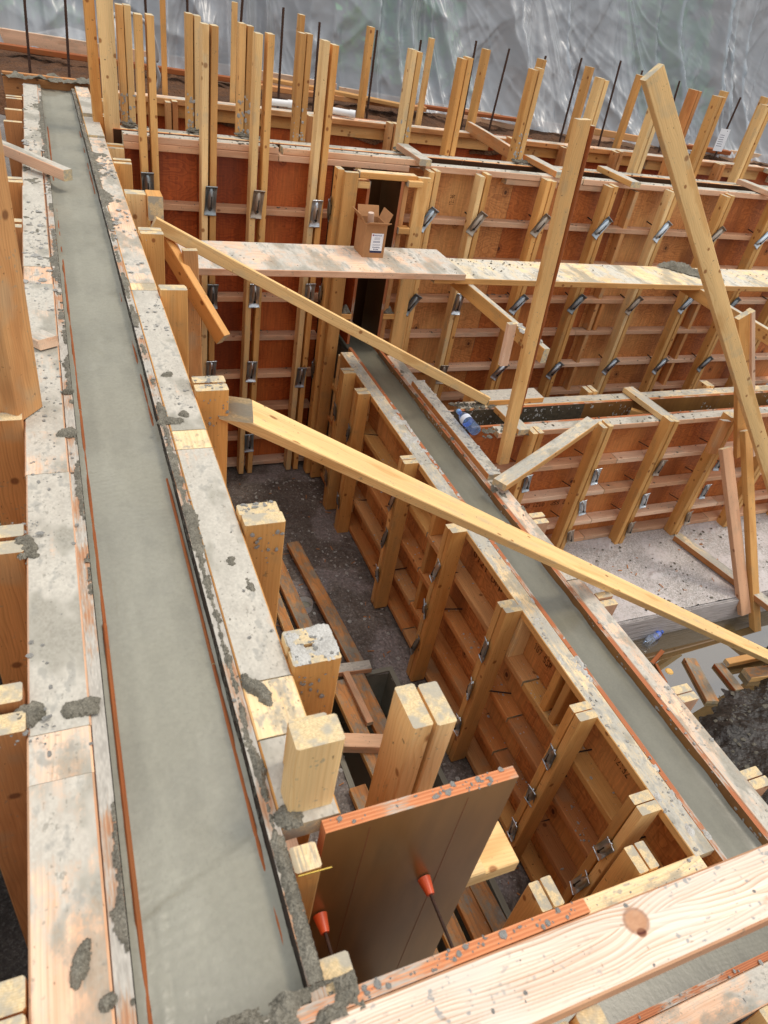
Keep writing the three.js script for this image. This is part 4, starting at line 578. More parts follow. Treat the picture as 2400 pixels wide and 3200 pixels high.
loose('ledge_board', 'orange offcut on the earth ledge below the paper tag', 'board', edge(6.1, 0.2, 0.03), edge(6.75, 0.16, 0.03), 0.04, 0.09, M.strip);
for (const [u0, v0, u1, v1, lab] of [[842, 318, 917, 326, 'white plastic pipe on the earth ledge'], [1040, 345, 1110, 358, 'muddy white pipe end on the earth ledge']]) {
  const a = onY(u0, v0, HA + 0.04), b = onY(u1, v1, HA + 0.04), L = a.distanceTo(b), m = new THREE.Mesh(new THREE.LatheGeometry([[0.02, -L / 2], [0.025, -L / 2], [0.025, L / 2 - 0.05], [0.03, L / 2 - 0.045], [0.03, L / 2], [0.023, L / 2], [0.02, -L / 2]].map((p) => new THREE.Vector2(...p)), 18), M.white); m.position.copy(a).add(b).multiplyScalar(0.5); m.quaternion.setFromUnitVectors(V(0, 1, 0), b.clone().sub(a).normalize()); solo(m, 'pipe', lab, 'pipe');
}
// single stakes along the outer form, reinforcing bars
for (const [u, v] of [[497, -60], [726, 5], [933, 43], [1152, 82], [1343, 118], [1513, 152], [1686, 183], [1840, 208], [1993, 233], [2259, 284], [2386, 302]]) {
  const p = onZ(u, v, -6.3 + 0.045 * (onZ(u, v, -6.3).x - 3)); const m = boardMesh(Math.max(0.6, p.y - 1.7), 0.04, 0.085, M.lum); m.rotation.z = Math.PI / 2; m.rotation.x = rr(-0.02, 0.02); m.rotation.y = rr(-0.3, 0.3); m.position.set(p.x + 0.02, (p.y + 1.7) / 2, p.z); const lean = u === 1993 || u === 2386; solo(m, 'stake', lean ? (u === 1993 ? 'timber stake with a dark bar standing right against it' : 'knotty timber stake with a dark bar against it beyond the paper tag') : 'single pale timber stake rising behind the outer form', 'stake', lean ? null : 'stakes along the outer form');
}
const barGeo = (L) => { const gs = [new THREE.CylinderGeometry(0.0095, 0.0095, L, 8).toNonIndexed()]; for (let y = -L / 2 + 0.01; y < L / 2; y += 0.022) { const t = new THREE.TorusGeometry(0.0095, 0.0022, 4, 8); t.rotateX(Math.PI / 2 + 0.35); t.translate(0, y, 0); gs.push(t.toNonIndexed()); } return mergeGeometries(gs); };
for (const [u0, v0, u1, v1] of [[70, -80, 94, 221], [200, -60, 217, 242], [450, -60, 470, 270], [584, -60, 590, 300], [762, -60, 735, 330], [886, 23, 868, 338], [999, 69, 978, 351], [1179, 94, 1145, 372], [1316, 125, 1275, 385], [1489, 127, 1440, 400], [1592, 152, 1527, 411], [1706, 174, 1640, 430], [1818, 181, 1748, 445], [1940, 191, 1870, 455], [2008, 220, 1932, 468], [2124, 253, 2060, 470], [2200, 275, 2134, 452], [2315, 304, 2228, 501], [2393, 318, 2306, 512]]) {
  const b = onY(u1, v1, HA - 0.03), k = ray(u0, v0), t = b.z / k[2], a = V(k[0] * t, CAM_Y + k[1] * t, b.z), d = a.clone().sub(b), L = d.length(), m = new THREE.Mesh(barGeo(L + 0.2), M.rust); m.position.copy(a).add(b).multiplyScalar(0.5).addScaledVector(d.clone().normalize(), -0.1); m.quaternion.setFromUnitVectors(V(0, 1, 0), d.normalize()); const own = { 70: 'bent-footed dark bar rising from the earth beyond the end board', 200: 'dark bar rising just behind the end board of the long wall', 2008: 'dark bar standing against a timber stake', 2393: 'dark bar against the knotty stake beyond the paper tag', 2315: 'dark bar standing behind the paper tag' }[u0]; solo(m, 'reinforcing_bar', own || 'dark ribbed reinforcing bar standing free behind the outer form', 'rebar', own ? null : 'reinforcing bars along the outer form');
}
{ // hose loop behind the uprights
  const pts = [[338, 62], [372, 40], [415, 45], [462, 80], [487, 140], [490, 190], [478, 178], [484, 200], [497, 240], [490, 275], [478, 292]].map(([u, v], i) => onZ(u, v, -5.7 - 0.03 * i));
  solo(new THREE.Mesh(new THREE.TubeGeometry(new THREE.CatmullRomCurve3(pts), 80, 0.013, 8), S({ name: 'grey_hose', color: new THREE.Color(0.4, 0.42, 0.44), roughness: 0.5 })), 'hose', 'grey hose looped between the tall uprights', 'hose');
}

// ------------------------------------------------------------------ low wall of the yard (unpoured)
const F_F = thing('formwork', 'low plywood form beside the flooded yard with keyhole clamps on doubled uprights', 'formwork', [3.8, 0, -3.2]);
{
  const G = F_F, x1 = 6.4;
  for (const [a, b] of [[2.27, 3.35], [3.353, 4.53], [4.533, x1]]) sheet(G, 'plywood_panel', a, b, 0.08, HB - 0.002, -3.308, -3.2885, M.ply, { face: -1 });
  for (const [a, b] of [[2.42, 3.9], [3.905, x1]]) bx(G, 'top_plate', a, b, HB - 0.038, HB, -3.287, -3.199, 'x', M.pink, { top: M.topA });
  for (const y of [...WB, 0.13]) for (const [a, b] of [[2.27, 3.5], [3.505, 4.8], [4.805, x1]]) bx(G, 'waler', a, b, y - 0.038, y, -3.287, -3.199, 'x', M.pink);
  for (const [x, p] of [[2.615, M.lum], [3.165, M.old], [3.742, M.old], [4.316, M.old], [4.90, M.old], [5.5, M.old]]) upright(G, 'x', x, -3.197, -3.109, 0.05, HB + 0.045, [M.lum[2], M.lum[4]], 0.008);
  for (const [x, y] of [[2.732, 0.815], [3.307, 0.809], [3.302, 0.534], [3.301, 0.258], [3.875, 0.826], [3.879, 0.525], [3.869, 0.251], [4.476, 0.81], [4.479, 0.538], [4.449, 0.278]]) { clampAt(G, V(x - 0.05, y, -3.104), 'z', rr(0.1, 0.42) * (x > 3.6 && y > 0.7 ? -0.8 : 1), { size: 1.1, pitch: 0.05 }); const w = new THREE.Mesh(wireGeo, M.wire); w.position.set(x - 0.11, y + 0.11, -3.19); w.rotation.y = 0.35; put(G, w, 'tie_wire'); }
  printed(G, '107 SSP  0121 DFP 17.5', V(3.02, 0.44, -3.286), 'z', 0.06, 0.6, true);
  crumbs(G, 'cement_crumbs', [...scatter(180, 2.4, x1, -3.305, -3.2, HB, 0.003, 0.012, (x, z) => fbm(x * 4, z * 9, 3) > 0.5 ? 1 : 0.2), ...WB.flatMap((y) => scatter(40, 2.3, x1, -3.285, -3.2, y, 0.003, 0.01)), ...scatter(60, 2.28, 2.62, -3.28, -3.15, HB + 0.003, 0.006, 0.022)], M.mort);
}
const F_B = thing('formwork', 'far side of the low yard wall with its brown filmed inner face', 'formwork', [3.8, 0, -3.55]);
{
  const G = F_B, x1 = 6.4;
  for (const [a, b] of [[2.2, 3.3], [3.303, 4.6], [4.603, x1]]) sheet(G, 'plywood_panel', a, b, 0.08, HB - 0.003, -3.516, -3.4965, M.ply, { face: 1, film: a < 3 ? M.filmGrey : M.film });
  for (const [a, b] of [[2.3, 3.6], [3.605, x1]]) bx(G, 'top_plate', a, b, HB - 0.038, HB, -3.605, -3.5175, 'x', M.lum, { top: M.topB });
  bx(G, 'upper_plate', 2.52, 2.96, HB + 0.001, HB + 0.039, -3.68, -3.535, 'x', M.lum, { top: M.topA });
  for (const x of [2.42, 3.4, 4.55, 5.4]) upright(G, 'x', x, -3.7, -3.607, 0, HB + 0.02, M.lum);
  const pl = []; for (let k = 0; k < 1200; k++) { const x = rr(2.3, 5.2), y = HB - 0.01 - Math.pow(rnd(), 0.8) * 0.3; if (fbm(x * 3, y * 6, 4) < (x < 3.4 ? 0.42 : 0.55)) continue; pl.push([x, y, -3.4955, rr(0.002, 0.009)]); } crumbs(G, 'cement_splash', pl, M.dry, '', '', 'z');
  crumbs(G, 'cement_crumbs', [...scatter(130, 2.3, x1, -3.605, -3.5, HB, 0.003, 0.011), ...scatter(120, 2.25, 2.6, -3.6, -3.48, HB + 0.003, 0.006, 0.02)], M.mort);
}
for (const [a, b, y, lab] of [[V(3.765, 0, -3.62), V(3.80, 0, -3.15), HB + 0.021, 'board across the low yard forms with a second board under it'], [V(2.565, 0, -3.46), V(2.578, 0, -3.16), HB + 0.021, 'cement-coated board across the low yard forms beside the tall post']]) { a.y = b.y = y; loose('spreader_board', lab, 'board', a, b, 0.04, 0.09, M.lum, { top: M.topB, group: 'boards across the low yard forms' }); }
loose('spacer_block', 'wedge of timber held in the low yard form under the crossing board', 'block', V(3.70, HB - 0.11, -3.45), V(3.80, HB - 0.11, -3.36), 0.14, 0.04, M.lum);

// ------------------------------------------------------------------ scaffold planks, posts and braces
loose('scaffold_plank', 'wide cement-grey plank carrying the cardboard box', 'plank', V(0.545, 1.931, -4.03), V(2.285, 1.931, -4.025), 0.038, 0.45, M.pink, { top: M.plankTop ?? (M.plankTop = S({ name: 'plank_top', map: cementTop(pinkFn, 777, 0.07, hex('c6c4bb')), roughness: 0.85 })), topLen: 2 });
loose('scaffold_plank', 'long pale plank with a heap of dark mortar on it', 'plank', V(2.10, 1.892, -4.03), V(7.2, 1.89, -3.99), 0.038, 0.37, M.lum, { top: M.plankTop2 ?? (M.plankTop2 = S({ name: 'plank_top', map: cementTop(yelFn, 801, 0.0, hex('cbc8bd')), roughness: 0.85 })), topLen: 2 });
{ const a = onY(2030, 815, 1.912), b = onY(2185, 850, 1.912);
  crust(null, 'mortar_heap', a.x - 0.05, b.x + 0.12, -4.19, -3.86, 1.911, 0.006, (x, z) => { const t = clamp((x - a.x) / (b.x - a.x), -0.3, 1.3), zc = lerp(a.z, b.z + 0.06, t), e = 1 - ((x - (a.x + b.x) / 2) / (0.72 * (b.x - a.x))) ** 2 - ((z - zc) / 0.12) ** 2; return (e + (fbm(x * 22, z * 22, 4) - 0.5) * 1.6) * 0.034 + (fbm(x * 90, z * 90, 2) - 0.5) * 0.012; }, M.mort, 'heap of dark crumbly mortar on the long pale plank', { category: 'mortar' });
  crumbs(null, 'plank_crumbs', [...scatter(240, 0.6, 2.25, -4.24, -3.82, 1.95, 0.002, 0.008, (x, z) => fbm(x * 4, z * 7, 3) > 0.58 ? 1 : 0.06), ...scatter(260, 2.3, 5.4, -4.19, -3.83, 1.911, 0.002, 0.009, (x, z) => fbm(x * 3, z * 7, 3) > 0.58 ? 1 : 0.06)], M.mort, 'crumbs of mortar strewn over the scaffold planks', 'mortar'); }
{ const t = thing('scaffold_post', 'tall doubled post with torn bark edge carrying the plank bracket', 'post', [2.44, 0.55, -3.1]);
  stick(t, 'post', onZ(1570, 1445, -2.96), onZ(1822, 372, -2.97), 0.072, 0.04, [M.lum[1]], { up: V(1, 0, 0) }); stick(t, 'bark_edge', onZ(1622, 1290, -2.97), onZ(1851, 392, -2.98), 0.02, 0.034, M.strip, { up: V(1, 0, 0), c: 0.009 }); stick(t, 'bracket_arm', V(2.34, 1.835, -4.15), V(2.415, 1.80, -2.99), 0.088, 0.04, M.lum, { top: M.topB }); stick(t, 'bracket_cleat', onZ(1572, 1140, -3.0), onZ(1600, 1010, -3.0), 0.05, 0.03, M.pink, { up: V(1, 0, 0) });
  crumbs(t, 'cement_crumbs', [...scatter(80, 2.365, 2.42, -3.3, -3.05, 1.852, 0.006, 0.02)], M.dry); }
{ const t = thing('scaffold_post', 'plank bracket with a pale post standing behind the slanting brace', 'post', [4.3, 0, -3.0]);
  stick(t, 'bracket_arm', V(4.30, 1.835, -4.1), V(4.27, 1.83, -2.9), 0.088, 0.04, M.lum, { top: M.topB }); stick(t, 'post', onZ(2312, 1420, -3.02), onZ(2320, 985, -3.04), 0.088, 0.04, [M.lum[6]], { up: V(1, 0, 0) }); stick(t, 'post', onZ(2352, 1420, -3.06), onZ(2346, 970, -3.07), 0.03, 0.05, M.pink, { up: V(1, 0, 0) }); }
loose('slanting_brace', 'long flecked board leaning steeply past the plank and the low yard form', 'brace', onZ(2037, 225, -2.78), onZ(2425, 1545, -2.72), 0.096, 0.04, [M.lum[3]], { up: V(1, 0.3, 0) });
loose('knee_brace', 'pinkish board with a grey block leaning on the low yard form', 'brace', V(4.19, 1.06, -2.95), V(4.42, -0.02, -2.3), 0.088, 0.045, M.pink, { up: V(1, 0.2, 0) });
loose('brace_block', 'short grey block nailed to the last upright of the low yard form', 'block', V(4.21, 0.95, -3.05), V(4.24, 1.2, -3.09), 0.088, 0.04, M.old, { up: V(1, 0, 0), end: M.topA });
loose('yard_post', 'brown post standing in the flood water at the slab edge', 'post', onY(2362, 2000, -0.2), onZ(2330, 1345, -2.96), 0.07, 0.05, [M.lum[4]], { up: V(1, 0, 0) });
loose('sill_board', 'cement-flecked board running over the slab into the flooded yard', 'board', V(4.33, SL + 0.03, -3.06), V(4.62, SL + 0.02, -1.75), 0.045, 0.09, M.old, { top: M.topB });
loose('sill_board', 'short mortar-coated board on the slab edge above the flood water', 'board', V(4.56, SL + 0.06, -2.2), V(5.2, SL + 0.04, -2.0), 0.045, 0.09, M.old, { top: M.topA });
{ const A = onY(705, 1250, 2.27), Bp = V(4.05, 0.12, -1.8);
  const s = onZ(2400, 2068, -1.62); loose('main_brace', 'long yellow brace from the long wall across the low wall down to the yard', 'brace', V(0.372, 2.315, -1.77), V(4.30, -0.02, -1.86), 0.04, 0.095, [M.lum[3]], { top: M.lum[3], cut0: 0.09, up: V(-0.12, 1, 0.3) });
  const d = []; for (let k = 0; k < 260; k++) { const t = 0.5 + 0.42 * rnd(); if (fbm(t * 30, 3, 3) < 0.47) continue; d.push([lerp(0.375, 4.3, t), lerp(2.32, 0.0, t), lerp(-1.80, -1.86, t) - 0.02 + rr(-0.03, 0.015), rr(0.003, 0.012)]); } crumbs(null, 'brace_mortar', d, M.dry, 'grey mortar smeared along the long yellow brace', 'mortar'); }
loose('thin_brace', 'slim mortar-stained brace from the long wall to the corner of the low yard form', 'brace', V(0.40, 2.27, -3.50), V(2.52, 1.185, -3.56), 0.06, 0.032, [M.lum[3]]);
{ const t = thing('bracket', 'stepped plank bracket fixed to an upright of the long wall', 'bracket', [0.5, 1.9, -3.4]);
  stick(t, 'arm', onZ(512, 752, -3.55), onZ(698, 1060, -3.2), 0.085, 0.04, M.lum); stick(t, 'post', V(0.575, 1.35, -3.42), V(0.555, 2.17, -3.45), 0.07, 0.04, M.old, { up: V(1, 0, 0) }); stick(t, 'sawn_edge', onZ(512, 720, -3.6), onZ(575, 850, -3.45), 0.07, 0.03, M.pink); bx(t, 'block', 0.386, 0.455, 2.26, 2.37, -3.66, -3.56, 'z', M.lum); }
loose('prop_board', 'short cement-specked board propped from the low wall onto the yard form', 'board', onY(1560, 1515, HB + 0.06), onY(1850, 1318, HB + 0.09), 0.04, 0.09, M.lum, { top: M.topB });
loose('crossing_board', 'pinkish board sticking out over the fresh concrete of the long wall', 'board', V(-0.42, 2.425, -4.33), V(0.062, 2.385, -3.76), 0.05, 0.05, M.pink, { top: M.topA });
{ const t = thing('standing_post', 'rough brown post standing on the outer top plate of the long wall', 'post', [-0.145, HA, -1.72]);
  const m = boardMesh(1.7, 0.089, 0.095, [M.old[0]]); m.quaternion.setFromEuler(new THREE.Euler(0, -0.62, 0)).multiply(new THREE.Quaternion().setFromEuler(new THREE.Euler(0, 0, Math.PI / 2))); m.position.set(-0.005, 0.853, 0); m.name = 'shaft'; t.add(shade(m)); }
loose('offcut', 'whitish wood offcut lying in crumbs beside the standing post', 'offcut', onY(108, 1052, HA + 0.012), onY(152, 1072, HA + 0.02), 0.03, 0.06, [M.pink[0]], { end: M.pink[0], top: M.topC });

// ------------------------------------------------------------------ loose boards and rubbish on the court floor
const fb = (lab, a, b, mat, o = {}) => loose('floor_board', lab, 'board', a, b, o.t ?? 0.038, o.w ?? 0.089, mat, o);
fb('long dirty board lying alone by the round pipe sleeve', V(1.29, 0.03, -3.66), V(1.372, 0.035, -2.46), M.old, { top: M.floorTop ?? (M.floorTop = S({ name: 'muddy_board', map: cementTop(woodFn(hex('c0834c'), hex('8a5528'), hex('40220f'), { rings: 4, s: 653, knots: 2 }), 655, -0.06, hex('77736b')), roughness: 0.7 })) });
fb('flecked board between the pipe sleeve and the long wall', V(1.125, 0.03, -3.5), V(1.16, 0.03, -2.72), M.old, { top: M.floorTop });
fb('narrow board closest to the foot of the long wall', V(1.035, 0.028, -3.22), V(1.045, 0.03, -2.7), M.lum, { top: M.floorTop, w: 0.06 });
fb('short grey crossing board at the head of the trench', V(1.2, 0.062, -2.475), V(1.43, 0.062, -2.455), M.pink, { top: M.topA, w: 0.07 });
fb('board over the trench with a bent wire on it', V(1.335, 0.032, -2.43), V(1.40, 0.032, -0.75), M.old, { top: M.floorTop });
fb('board over the trench with a dark mud stain', V(1.21, 0.03, -2.41), V(1.275, 0.03, -0.8), M.lum, { top: M.floorTop });
fb('short pink stick lying along the trench boards', V(1.268, 0.066, -2.44), V(1.285, 0.066, -2.07), M.pink, { w: 0.04, t: 0.03 });
fb('pinkish timber laid across the trench boards', V(1.10, 0.075, -1.99), V(1.62, 0.075, -1.83), M.pink, { t: 0.06, w: 0.085 });
fb('board in the trench beside the brown panel', V(1.10, 0.02, -1.75), V(1.14, 0.02, -0.72), M.lum, { top: M.floorTop });
fb('muddy board on the trench edge below the brown panel', V(1.48, 0.0, -1.3), V(1.52, 0.0, -0.66), M.old, { top: M.floorTop });
const ring = (u, v, r, lab) => { const p = onY(u, v, 0.02), g = new THREE.LatheGeometry([[r - 0.006, -0.12], [r - 0.006, 0.018], [r, 0.018], [r, -0.12]].map((q) => new THREE.Vector2(...q)), 32), t = thing('pipe_sleeve', lab, 'pipe', [p.x, 0, p.z]); const m = new THREE.Mesh(g, M.white); m.position.set(p.x, 0.01, p.z); put(t, m, 'tube'); const d = new THREE.Mesh(new THREE.CylinderGeometry(r - 0.007, r - 0.007, 0.02, 24), M.cast); d.position.set(p.x, -0.02, p.z); put(t, d, 'grout'); };
ring(952, 1885, 0.055, 'white pipe sleeve set in the court floor beside the long dirty board'); ring(828, 1596, 0.055, 'white pipe sleeve in the court floor behind the doubled upright of the long wall');
// gravel and crumbs on the floors
crumbs(null, 'court_gravel', scatter(1600, 0.6, 1.72, -4.5, -0.75, (x, z) => -0.002 + (fbm(x * 3 + 40, z * 3 + 40, 4) - 0.5) * 0.05 + (fbm(x * 30, z * 30, 3) - 0.5) * 0.016 - 0.008, 0.002, 0.014, (x, z) => inPit(x, z) ? 0 : fbm(x * 2.5 + 3, z * 2.5 + 9, 3) > 0.48 ? 1 : 0.3), M.dry, 'small stones and mortar crumbs on the court floor', 'gravel');
crumbs(null, 'slab_gravel', scatter(800, 2.35, 5.6, -3.15, -2.39, SL + 0.002, 0.002, 0.013, (x, z) => fbm(x * 2.2 + 5, z * 2.6 + 8, 3) > 0.54 ? 1 : 0.12), M.mort, 'mortar crumbs strewn over the footing slab', 'gravel');
crumbs(null, 'heap_gravel', scatter(1500, 2.4, 5, -1.9, -0.2, (x, z) => mound(x, z), 0.003, 0.018, (x, z) => mound(x, z) > WL + 0.01 ? 1 : 0), M.mort, 'stones on the heap of wet gravel', 'gravel');
{ // sawdust, chips and splinters trodden into the floors
  const gs = []; for (let k = 0; k < 190; k++) { const yard = k > 150, x = yard ? rr(2.5, 5) : rr(0.6, 1.72), z = yard ? rr(-3.1, -2.42) : rr(-4.5, -0.8); if (!yard && inPit(x, z)) continue; const g = new THREE.BoxGeometry(rr(0.008, 0.05), 0.003, rr(0.003, 0.009)); g.rotateY(rr(0, 6.28)); g.rotateX(rr(-0.1, 0.1)); g.translate(x, (yard ? SL + 0.006 : (fbm(x * 3 + 40, z * 3 + 40, 4) - 0.5) * 0.05 + (fbm(x * 30, z * 30, 3) - 0.5) * 0.016 - 0.006), z); gs.push(g); }
  solo(new THREE.Mesh(mergeGeometries(gs), M.old[3]), 'wood_chips', 'wood chips and splinters trodden into the muddy floors', 'wood chips', null, 'stuff');
}
// debris in the flood water
const deb = (lab, a, b, t, w, mat, o) => loose('floating_board', lab, 'board', a, b, t, w, mat, o);
deb('dark wet board floating in the flood water', V(3.735, WL + 0.012, -2.09), V(3.63, WL + 0.012, -1.74), 0.03, 0.09, M.old, { top: M.floorTop });
deb('short wet orange offcut floating beside the dark board', V(3.92, WL + 0.01, -2.0), V(3.90, WL + 0.01, -1.77), 0.03, 0.075, M.strip, { top: M.floorTop });
deb('yellow stick over the wet offcut in the flood water', V(3.95, WL + 0.05, -1.97), V(4.35, WL + 0.06, -1.95), 0.04, 0.05, M.lum);
deb('yellow broken board with a dark stain in the flood water', V(4.05, WL + 0.02, -1.86), V(4.6, WL + 0.04, -1.78), 0.05, 0.09, M.lum, { top: M.floorTop });
deb('thin splinter of wood in the flood water', V(3.43, WL + 0.01, -2.13), V(3.58, WL + 0.02, -2.2), 0.012, 0.03, M.strip);
deb('long wet splinter beside the low wall in the flood water', V(3.46, WL + 0.008, -2.12), V(3.42, WL + 0.008, -1.96), 0.012, 0.02, M.strip);
{ const m = new THREE.Mesh(new THREE.CylinderGeometry(0.022, 0.03, 0.008, 20), S({ color: new THREE.Color(0.75, 0.45, 0.12), roughness: 0.5, name: 'amber_disc' })); m.position.copy(onY(2092, 2097, WL + 0.003)); solo(m, 'disc', 'small amber disc in the flood water', 'disc'); }
// plastic bottles
function bottle(lab, pos, dir, len, tint, capC, crushed) {
  const t = thing('bottle', lab, 'bottle', [pos.x, pos.y, pos.z]), r = len * 0.155, prof = [[0, 0], [r * 0.7, 0], [r, len * 0.04], [r, len * 0.2], [r * 0.93, len * 0.24], [r, len * 0.28], [r * 0.95, len * 0.42], [r, len * 0.46], [r, len * 0.62], [r * 0.8, len * 0.74], [r * 0.42, len * 0.86], [r * 0.38, len * 0.93]].map((p) => new THREE.Vector2(...p));
  const g = new THREE.LatheGeometry(prof, 24), p = g.attributes.position; if (crushed) for (let i = 0; i < p.count; i++) { const n = vn(p.getX(i) * 60 + 9, p.getY(i) * 40 + p.getZ(i) * 50); p.setX(i, p.getX(i) * (0.75 + 0.5 * n)); p.setZ(i, p.getZ(i) * (0.55 + 0.6 * n)); } g.computeVertexNormals();
  const q = new THREE.Quaternion().setFromUnitVectors(V(0, 1, 0), dir.clone().normalize());
  const add = (m, name) => { m.quaternion.copy(q); m.name = name; t.add(shade(m)); };
  add(new THREE.Mesh(g, P({ name: 'clear_bottle', color: tint, roughness: 0.08, transmission: 0.85, thickness: 0, ior: 1.45, side: THREE.DoubleSide })), 'bottle_body');
  const c = new THREE.Mesh(new THREE.CylinderGeometry(r * 0.44, r * 0.44, len * 0.09, 18), S({ name: 'cap', color: capC, roughness: 0.4 })); c.position.copy(dir.clone().normalize().multiplyScalar(len * 0.955)); add(c, 'cap');
  const lb = new THREE.Mesh(new THREE.CylinderGeometry(r * 1.01, r * 1.01, len * 0.16, 24, 1, true), S({ name: 'bottle_label', color: crushed ? new THREE.Color(0.05, 0.13, 0.6) : new THREE.Color(0.75, 0.8, 0.9), roughness: 0.5, side: THREE.DoubleSide })); lb.position.copy(dir.clone().normalize().multiplyScalar(len * (crushed ? 0.7 : 0.54))); if (crushed) lb.scale.set(0.9, 1, 0.75); add(lb, 'paper_band');
}
bottle('blue-tinted water bottle lying where the low forms meet', V(2.20, HB + 0.075, -3.13), V(-0.05, 0.03, -1), 0.235, new THREE.Color(0.45, 0.65, 0.95), new THREE.Color(0.2, 0.4, 0.75));
bottle('crushed clear bottle with a blue band floating in the flood water', V(3.50, WL + 0.025, -2.29), V(1, 0.05, -0.3), 0.2, new THREE.Color(0.8, 0.88, 1), new THREE.Color(0.05, 0.12, 0.5), true);
// cardboard box with open flaps on the plank
{
  const t = thing('cardboard_box', 'open brown cardboard box with a white label on the wide plank', 'box', [1.752, 1.951, -4.13]); t.rotation.y = -0.02; t.scale.setScalar(1.07);
  const w = 0.128, h = 0.185, d = 0.15, th = 0.004, put2 = (g, x, y, z, name, rx = 0, rz = 0, mat = M.card) => { const m = new THREE.Mesh(g, mat); m.position.set(x, y, z); m.rotation.set(rx, 0, rz); m.name = name; t.add(shade(m)); return m; };
  put2(new THREE.BoxGeometry(w, h, th), 0, h / 2, d / 2, 'side'); put2(new THREE.BoxGeometry(w, h, th), 0, h / 2, -d / 2, 'side'); put2(new THREE.BoxGeometry(th, h, d - th), -w / 2 + th / 2, h / 2, 0, 'side'); put2(new THREE.BoxGeometry(th, h, d - th), w / 2 - th / 2, h / 2, 0, 'side'); put2(new THREE.BoxGeometry(w - 2 * th, th, d - th), 0, th / 2 + 0.001, 0, 'bottom');
  put2(new THREE.BoxGeometry(w, 0.062, th), 0, h + 0.012, d / 2 + 0.028, 'flap', 1.15); put2(new THREE.BoxGeometry(w, 0.062, th), 0, h + 0.028, -d / 2 - 0.012, 'flap', -0.4);
  put2(new THREE.BoxGeometry(th, 0.064, d - 0.01), -w / 2 - 0.02, h + 0.024, 0, 'flap', 0, 0.65); put2(new THREE.BoxGeometry(th, 0.064, d - 0.01), w / 2 + 0.012, h + 0.026, 0, 'flap', 0, -0.4);
  const c = document.createElement('canvas'); c.width = 192; c.height = 288; const x = c.getContext('2d'); x.fillStyle = '#eef0f4'; x.fillRect(0, 0, 192, 288); x.fillStyle = '#c8372d'; x.fillRect(14, 16, 12, 22); x.fillStyle = '#30408a'; x.fillRect(26, 16, 10, 22); for (let k = 0; k < 9; k++) x.fillRect(44 + k * 14, 22 + (k * 5) % 4, 9, 14); x.fillStyle = '#8a8fa5'; for (const y of [60, 74, 88]) x.fillRect(50, y, 92, 5); x.fillStyle = '#39406a'; for (let k = 0; k < 22; k++) x.fillRect(38 + k * 5, 112, (k * 7) % 3 + 1.5, 24); x.fillStyle = '#8a8fa5'; for (const y of [160, 174]) x.fillRect(30, y, 130, 5); x.fillStyle = '#39406a'; for (let k = 0; k < 6; k++) x.fillRect(38 + k * 20, 196 + (k * 3) % 4, 12, 18); for (let k = 0; k < 4; k++) x.fillRect(56 + k * 21, 226 + (k * 3) % 4, 13, 18); x.fillStyle = '#23284d'; x.fillRect(0, 256, 192, 32);
  const lt = new THREE.CanvasTexture(c); lt.colorSpace = THREE.SRGBColorSpace;
  const L = put2(new THREE.PlaneGeometry(0.072, 0.108), 0.012, h * 0.45, d / 2 + th / 2 + 0.0012, 'paper_label', 0, 0, S({ name: 'label_print', map: lt, roughness: 0.6 }));
  const tubeT = thing('tube', 'pale round tube standing in the cardboard box', 'tube', [1.752, 1.956, -4.13]); const tb = new THREE.Mesh(new THREE.CylinderGeometry(0.019, 0.019, 0.235, 20), S({ name: 'tube_card', color: new THREE.Color(0.5, 0.34, 0.24), roughness: 0.6 })); tb.position.set(-0.012, 0.12, 0.01); tb.rotation.set(0.06, 0, 0.1); tb.name = 'barrel'; tubeT.add(shade(tb)); const e = new THREE.Mesh(new THREE.CylinderGeometry(0.0175, 0.0175, 0.004, 20), S({ name: 'tube_end', color: new THREE.Color(0.62, 0.47, 0.38), roughness: 0.5 })); e.position.set(-0.024, 0.24, 0.017); e.rotation.set(0.06, 0, 0.1); e.name = 'end_disc'; tubeT.add(shade(e));
}
{ // paper tag on an upright
  const p = onZ(2255, 438, -5.09), c = document.createElement('canvas'); c.width = 128; c.height = 224; const x = c.getContext('2d'); x.fillStyle = '#f4f5f8'; x.fillRect(0, 0, 128, 224); x.fillStyle = '#4a5070'; for (let k = 0; k < 6; k++) x.fillRect(18, 60 + k * 22, 60 + (k * 37) % 34, 5); x.fillRect(86, 14, 12, 8); const tx = new THREE.CanvasTexture(c); tx.colorSpace = THREE.SRGBColorSpace;
  const m = new THREE.Mesh(new THREE.BoxGeometry(0.085, 0.17, 0.0015), [0, 1, 2, 3, 4, 5].map((i) => S({ name: 'tag_paper', map: i === 4 ? tx : null, color: new THREE.Color(0.85, 0.86, 0.88), roughness: 0.7 }))); m.position.copy(p); m.rotation.set(0.05, -0.25, 0.03); solo(m, 'paper_tag', 'white paper tag hung on a tall upright', 'tag');
}
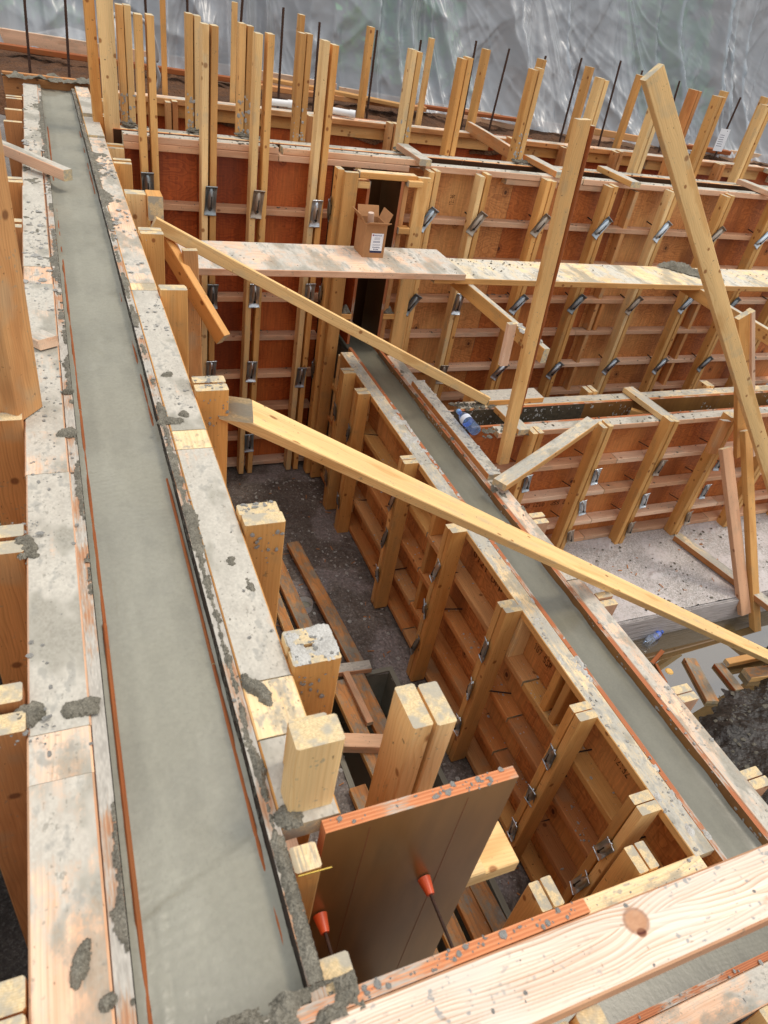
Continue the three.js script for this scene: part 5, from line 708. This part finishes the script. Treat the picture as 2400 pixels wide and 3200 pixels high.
// single clumps of mortar
function clump(lab, u, v, Y, l, w, h, turn) {      // irregular pat of mortar with a ragged outline
  const q = onY(u, v, Y), s = rr(0, 60), c = Math.cos(turn), sn = Math.sin(turn), R = Math.max(l, w) * 1.7, near = q.z > -1.3;
  crust(null, 'mortar_clump', q.x - R, q.x + R, q.z - R, q.z + R, Y - 0.001, near ? 0.0016 : 0.0028, (x, z) => { const dx = x - q.x, dz = z - q.z, a = (dx * c - dz * sn) / l, b = (dx * sn + dz * c) / w, e = 1 - (a * a + b * b) ** 0.7 + (fbm(x * 55 + s, z * 55 + s, 4) - 0.5) * 1.7; return e > 0 ? h * (0.35 * Math.sqrt(Math.min(1, e * 2)) + 0.65 * Math.min(1, e)) + (fbm(x * 230 + s, z * 230, 3) - 0.5) * h * 0.6 : e; }, M.mort, lab);
}
clump('elongated dark clump of mortar on the clean pink plate', 258, 2995, HA + 0.004, 0.02592, 0.00936, 0.0126, 1.25);
clump('small round clump of mortar against the orange edge of the long form', 335, 3130, HA + 0.004, 0.00864, 0.00864, 0.0084, 0.3);
clump('drooping tongue of mortar over the inner lip of the long wall', 800, 2150, HA + 0.004, 0.036, 0.01296, 0.0112, -1);
clump('clump of mortar at the joint of the inner top plates', 530, 1315, HA + 0.004, 0.036, 0.01584, 0.0112, 0.15);
clump('loose lump of mortar on the middle of the inner top plate', 523, 1168, HA + 0.004, 0.01584, 0.01008, 0.0077, 0.4);
clump('pale lump of mortar on the inner top plate near the spiked brace end', 575, 1292, HA + 0.004, 0.01152, 0.0144, 0.0091, 0.2);
clump('wide clump of mortar at the outer plate joint', 215, 1350, HA + 0.004, 0.0252, 0.0144, 0.0112, 0.1);
clump('dark clump of mortar on the outer lip of the long wall', 212, 1222, HA + 0.004, 0.0144, 0.00864, 0.0091, 0.3);
clump('broad dark clump of mortar lying across the outer top plate', 255, 2210, HA + 0.004, 0.0324, 0.01584, 0.0084, 0.1);
clump('clump of mortar beside the post heads of the outer form', 90, 2230, HA + 0.004, 0.0216, 0.0216, 0.0112, 0.4);
clump('grey clump of mortar between the doubled post heads', 82, 1710, HA + 0.004, 0.02016, 0.0324, 0.0126, 0.1);
clump('black splashed mortar in the corner beside the brown panel', 905, 2545, HA + 0.002, 0.0216, 0.0216, 0.0084, 0.2);

renderer.render(scene, camera);
